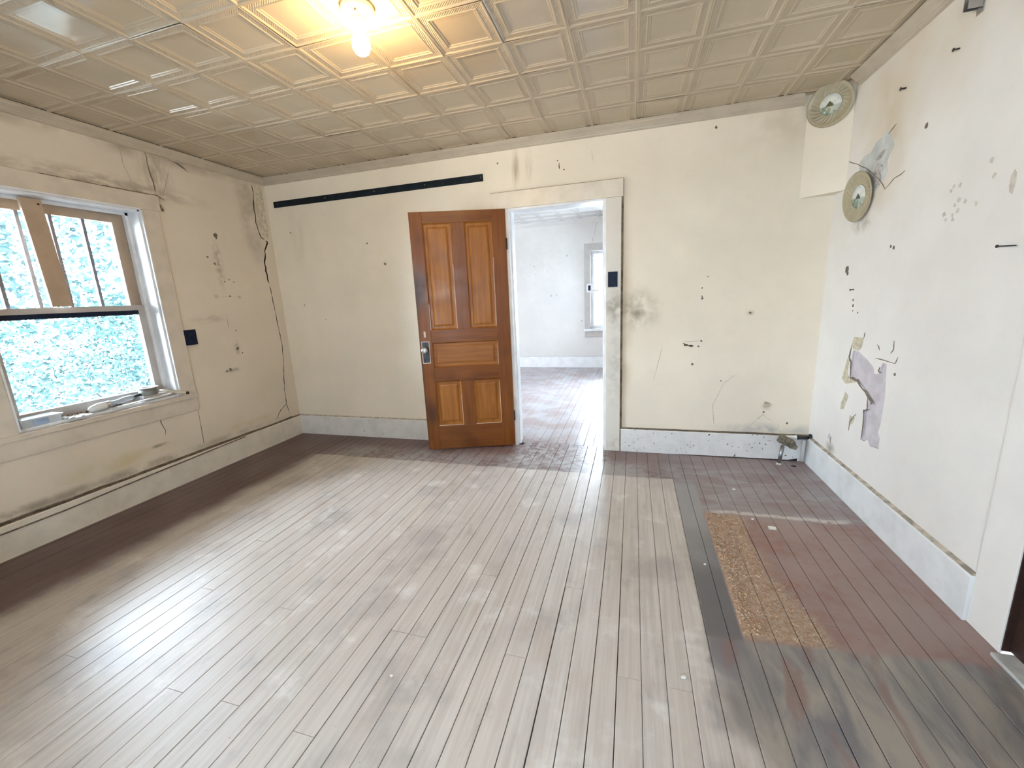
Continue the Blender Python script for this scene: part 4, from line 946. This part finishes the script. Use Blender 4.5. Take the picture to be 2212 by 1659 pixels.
# ------------------------------------------------------------------ things on the window sill
ZS = 0.708
cn = empty('tin_can', (-0.060, -1.335, ZS + 0.036), 'low round grey tin with a wide pale rim on the window sill', 'tin')
wsub(MB().lathe([(0.0, 0.0), (0.054, 0.0), (0.056, 0.004), (0.056, 0.052), (0.053, 0.052), (0.053, 0.006), (0.0, 0.006)], 32), 'body', mat_tin, cn)
wsub(MB().lathe([(0.030, 0.050), (0.064, 0.052), (0.068, 0.055), (0.064, 0.059), (0.036, 0.057), (0.030, 0.054), (0.030, 0.050)], 32), 'rim', mat_plasticw, cn)
mb = MB().box(-0.116, -0.012, -1.40, -1.235, ZS, ZS + 0.036, bev=0.003)
tag(mb.build('wood_block', mat_sashgrey), 'flat grey wood offcut under the tin', 'block')
bt = empty('brush', (-0.035, -1.63, ZS + 0.028), 'white brush with a pale blue handle lying on the sill beside the tin', 'brush', rz=math.radians(72))
bt.rotation_euler = (0, math.radians(-7), math.radians(78))
wsub(MB().tube([(-0.085, 0, -0.004), (-0.07, 0, 0.0), (-0.03, 0, 0.004), (0.0, 0, 0.004), (0.012, 0, 0.004)], [0.012, 0.022, 0.027, 0.024, 0.022], 18), 'bristle_head', mat_plasticw, bt)
wsub(MB().tube([(0.012, 0, 0.004), (0.018, 0, 0.004), (0.024, 0, 0.004), (0.030, 0, 0.004), (0.036, 0, 0.004)], [0.024, 0.020, 0.024, 0.020, 0.022], 18), 'ferrule', mat_chrome, bt)
wsub(MB().tube([(0.036, 0, 0.004), (0.07, 0, 0.004), (0.11, 0, 0.006), (0.15, 0, 0.006), (0.165, 0, 0.006)], [0.016, 0.014, 0.018, 0.017, 0.010], 16), 'handle', simple('blue_grey_plastic', (0.42, 0.50, 0.58, 1), 0.35), bt)
wsub(MB().tube([(0.165, 0, 0.006), (0.21, 0, 0.006)], 0.011, 12), 'grip', mat_iron, bt)
o = tag(MB().box(-0.19, 0.19, -0.013, 0.013, -0.004, 0.004, bev=0.001).build('paint_stick', mat_plasticw, None, (0.014, -1.425, ZS + 0.014), (math.radians(0), math.radians(-3), math.radians(88))), 'long flat pale stirring stick lying along the sill', 'stick')
sd = empty('rod', (0.02, -1.17, ZS + 0.012), 'short cream rod with a black tip poking over the right end of the sill', 'rod')
sd.rotation_euler = (0, math.radians(10), math.radians(33))
wsub(MB().tube([(-0.13, 0, 0.008), (-0.10, 0, 0.008), (0.045, 0, 0.004)], [0.010, 0.014, 0.011], 14), 'shaft', mat_cream, sd)
wsub(MB().tube([(0.045, 0, 0.004), (0.060, 0, 0.003)], [0.012, 0.009], 14), 'tip', mat_black, sd)
# clear tray and crumpled film
tr = empty('plastic_tray', (-0.055, -1.965, ZS), 'clear plastic tray at the left end of the window sill', 'tray')
def tray(a, b, h, t):
    vs = [(-a, -b, 0), (a, -b, 0), (a, b, 0), (-a, b, 0), (-a - t, -b - t, h), (a + t, -b - t, h), (a + t, b + t, h), (-a - t, b + t, h), (-a - t - 0.008, -b - t - 0.008, h), (a + t + 0.008, -b - t - 0.008, h), (a + t + 0.008, b + t + 0.008, h), (-a - t - 0.008, b + t + 0.008, h)]
    fs = [(3, 2, 1, 0)] + [(i, (i + 1) % 4, 4 + (i + 1) % 4, 4 + i) for i in range(4)] + [(4 + i, 4 + (i + 1) % 4, 8 + (i + 1) % 4, 8 + i) for i in range(4)]
    return MB().add(vs, fs)
wsub(tray(0.046, 0.088, 0.050, 0.006), 'body', mat_tray, tr)
wsub(MB().box(-0.050, 0.050, -0.094, 0.094, 0.0505, 0.0525), 'lid', mat_tray, tr)
wsub(MB().box(0.0525, 0.0535, -0.04, 0.03, 0.008, 0.042), 'sticker', simple('blue_sticker', (0.32, 0.42, 0.60, 1), 0.5), tr)
vs = []; fs = []; rr = random.Random(11); nx, ny = 9, 14
for i in range(nx):
    for j in range(ny):
        vs.append((-0.085 + 0.118 * i / (nx - 1) + rr.uniform(-0.003, 0.003), -1.855 + 0.12 * j / (ny - 1), ZS + 0.0015 + abs(math.sin(i * 1.3 + j * 0.45)) * 0.010 * (0.3 + rr.random()) * (1 if j < 20 else 0.5)))
for i in range(nx - 1):
    for j in range(ny - 1): fs.append((i * ny + j, (i + 1) * ny + j, (i + 1) * ny + j + 1, i * ny + j + 1))
tag(MB().add(vs, fs).build('plastic_film', mat_plasticw), 'crumpled white plastic film spread along the sill', 'film')
vs = []; fs = []; mb = MB()
for k in range(90):
    yy = -1.80 + 0.30 * rr.random(); xx = -0.108 + 0.02 * rr.random(); s_ = 0.003 + 0.005 * rr.random()
    mb.add([(xx - s_, yy - s_, ZS), (xx + s_, yy - s_ * 0.6, ZS), (xx + s_ * 0.4, yy + s_, ZS), (xx, yy, ZS + s_ * 1.6)], [(0, 2, 1), (0, 1, 3), (1, 2, 3), (2, 0, 3)])
tag(mb.build('debris', simple('brown_debris', (0.15, 0.08, 0.04, 1), 0.9)), 'brown crumbly debris along the bottom rail of the sash', 'debris', kind='stuff')

# ------------------------------------------------------------------ loose bits on the floor
mb = MB(); rr = random.Random(21)
for k in range(5200):
    y = -0.97 - 0.95 * rr.random(); wmax = 0.185 + (0.10 if y < -1.55 else 0.0)
    x = 3.868 + wmax * (rr.random() ** 1.2)
    if -1.24 < y < -1.10 and 3.93 < x < 3.965 and rr.random() < 0.8: continue
    if rr.random() < (0.45 if y > -1.45 else 0.72) and not (x < 3.94 or -1.22 < y < -1.02): continue
    s_ = 0.0022 + 0.0042 * rr.random() ** 2; h = s_ * (0.35 + 0.6 * rr.random()); a = rr.random() * 6.28
    c_, q_ = math.cos(a) * s_, math.sin(a) * s_
    mb.add([(x + c_, y + q_, 0.0), (x - q_ * 0.7, y + c_ * 0.7, 0.0), (x - c_, y - q_, 0.0), (x + q_ * 0.7, y - c_ * 0.7, 0.0), (x, y, h)], [(3, 2, 1, 0), (0, 1, 4), (1, 2, 4), (2, 3, 4), (3, 0, 4)], 0 if rr.random() < 0.62 else 1)
tag(mb.build('glue_residue', [simple('residue_orange', (0.42, 0.26, 0.155, 1), 0.9, var=0.3, scale=30), simple('residue_tan', (0.56, 0.45, 0.35, 1), 0.9, var=0.3, scale=30)]), 'orange crumbled carpet backing stuck to the floor beside the red patch', 'residue', kind='stuff')
def flake(x, y, s, seed, label):
    rr = random.Random(seed); poly = [(x + s * (0.6 + 0.5 * rr.random()) * math.cos(2 * math.pi * k / 8) * 1.3, y + s * (0.6 + 0.5 * rr.random()) * math.sin(2 * math.pi * k / 8)) for k in range(8)]
    tag(MB().prism(poly, lambda u, v, d: (u, v, d), 0.0005, 0.006).build('plaster_flake', mat_plasticw), label, 'flake', 'plaster flakes on the floor')
flake(4.199, -1.084, 0.022, 1, 'largest white plaster flake on the floor by the red patch')
flake(4.12, -1.00, 0.006, 2, 'tiny white crumb on the floor behind the largest flake')
flake(3.79, -1.50, 0.006, 3, 'tiny white crumb on the grey strip of floor')
flake(2.60, -2.42, 0.006, 4, 'tiny white crumb on the pale boards, front middle')
flake(3.62, -2.18, 0.007, 5, 'tiny white crumb near the worn right front of the floor')
flake(4.10, -0.62, 0.010, 6, 'white plaster flake in the dusty back right corner')

# ------------------------------------------------------------------ garden outside the window
mb = MB(); vs = []; fs = []; NX, NY = 14, 14
for i in range(NX):
    for j in range(NY):
        x = -0.3 - 14 * i / (NX - 1); y = -8 + 18 * j / (NY - 1); vs.append((x, y, -0.15 + max(0, -x - 1.5) * 0.10 + R.uniform(-0.05, 0.05)))
for i in range(NX - 1):
    for j in range(NY - 1): fs.append((i * NY + j, i * NY + j + 1, (i + 1) * NY + j + 1, (i + 1) * NY + j))
tag(mb.add(vs, fs).build('ground', mat_ground), 'pale sloping ground outside the window', 'ground', kind='structure')
def leaves(c, rad, n, size, seed, shell=0.5):
    rr = random.Random(seed); m = MB(); V = []; F = []
    for k in range(n):
        while True:
            p = Vector((rr.uniform(-1, 1), rr.uniform(-1, 1), rr.uniform(-1, 1)))
            if shell < p.length < 1 + 0.15 * rr.random(): break
        p = Vector((c[0] + p.x * rad[0], c[1] + p.y * rad[1], c[2] + p.z * rad[2]))
        d = Vector((rr.gauss(0, 1), rr.gauss(0, 1), rr.gauss(-0.3, 0.7))).normalized(); s = d.cross(Vector((rr.gauss(0, 1), rr.gauss(0, 1), rr.gauss(0, 1)))).normalized(); nn = d.cross(s)
        L = size * (0.6 + 0.8 * rr.random()); w = L * 0.30
        b = len(V); V += [p[:], (p + d * L * 0.45 + s * w + nn * w * 0.4)[:], (p + d * L)[:], (p + d * L * 0.45 - s * w + nn * w * 0.4)[:]]
        F += [(b, b + 1, b + 2), (b, b + 2, b + 3)]
    return m.add(V, F)
def plant(name, c, rad, n, size, seed, mat, label, cat, trunk, shell=0.5):
    e = empty(name, (c[0], c[1], 0.1), label, cat, 'plants outside the window')
    o = leaves((0, 0, c[2] - 0.1), rad, n, size, seed, shell).build('foliage', mat, e); o['kind'] = 'stuff'
    rr = random.Random(seed); m = MB()
    m.tube([(0, 0, -0.4), (0.05, 0.03, (c[2] - rad[2]) * 0.5 + 0.1), (0.0, 0.08, c[2])], [trunk, trunk * 0.8, trunk * 0.45], 8)
    for k in range(5):
        a = rr.random() * 6.28; m.tube([(0, 0.04, c[2] - rad[2] * 0.9 * rr.random()), (rad[0] * 0.7 * math.cos(a), rad[1] * 0.7 * math.sin(a), c[2] + rad[2] * 0.3)], [trunk * 0.4, trunk * 0.12], 6)
    m.build('trunk', mat_bark, e)
plant('shrub', (-2.6, -0.2, 0.35), (0.8, 1.1, 0.6), 5200, 0.06, 1, mat_leaf2, 'pale leafy shrub low outside the lower pane', 'shrub', 0.03)
plant('shrub', (-4.4, 1.9, 0.8), (0.95, 1.3, 0.9), 6000, 0.065, 2, mat_leaf, 'green leafy shrub outside, right part of the lower pane', 'shrub', 0.03)
plant('shrub', (-4.6, -0.8, 0.7), (0.95, 1.3, 0.9), 5400, 0.065, 3, mat_leaf, 'green leafy shrub outside, left part of the lower pane', 'shrub', 0.03)
plant('tree', (-7.2, 3.0, 2.7), (1.9, 2.1, 1.9), 4200, 0.16, 4, mat_leaf2, 'pale tree behind the shrubs, seen through the right upper panes', 'tree', 0.12)
plant('tree', (-8.2, -1.4, 3.0), (2.0, 2.0, 2.0), 3200, 0.16, 5, mat_leaf2, 'pale tree behind the shrubs, seen through the left upper panes', 'tree', 0.12)
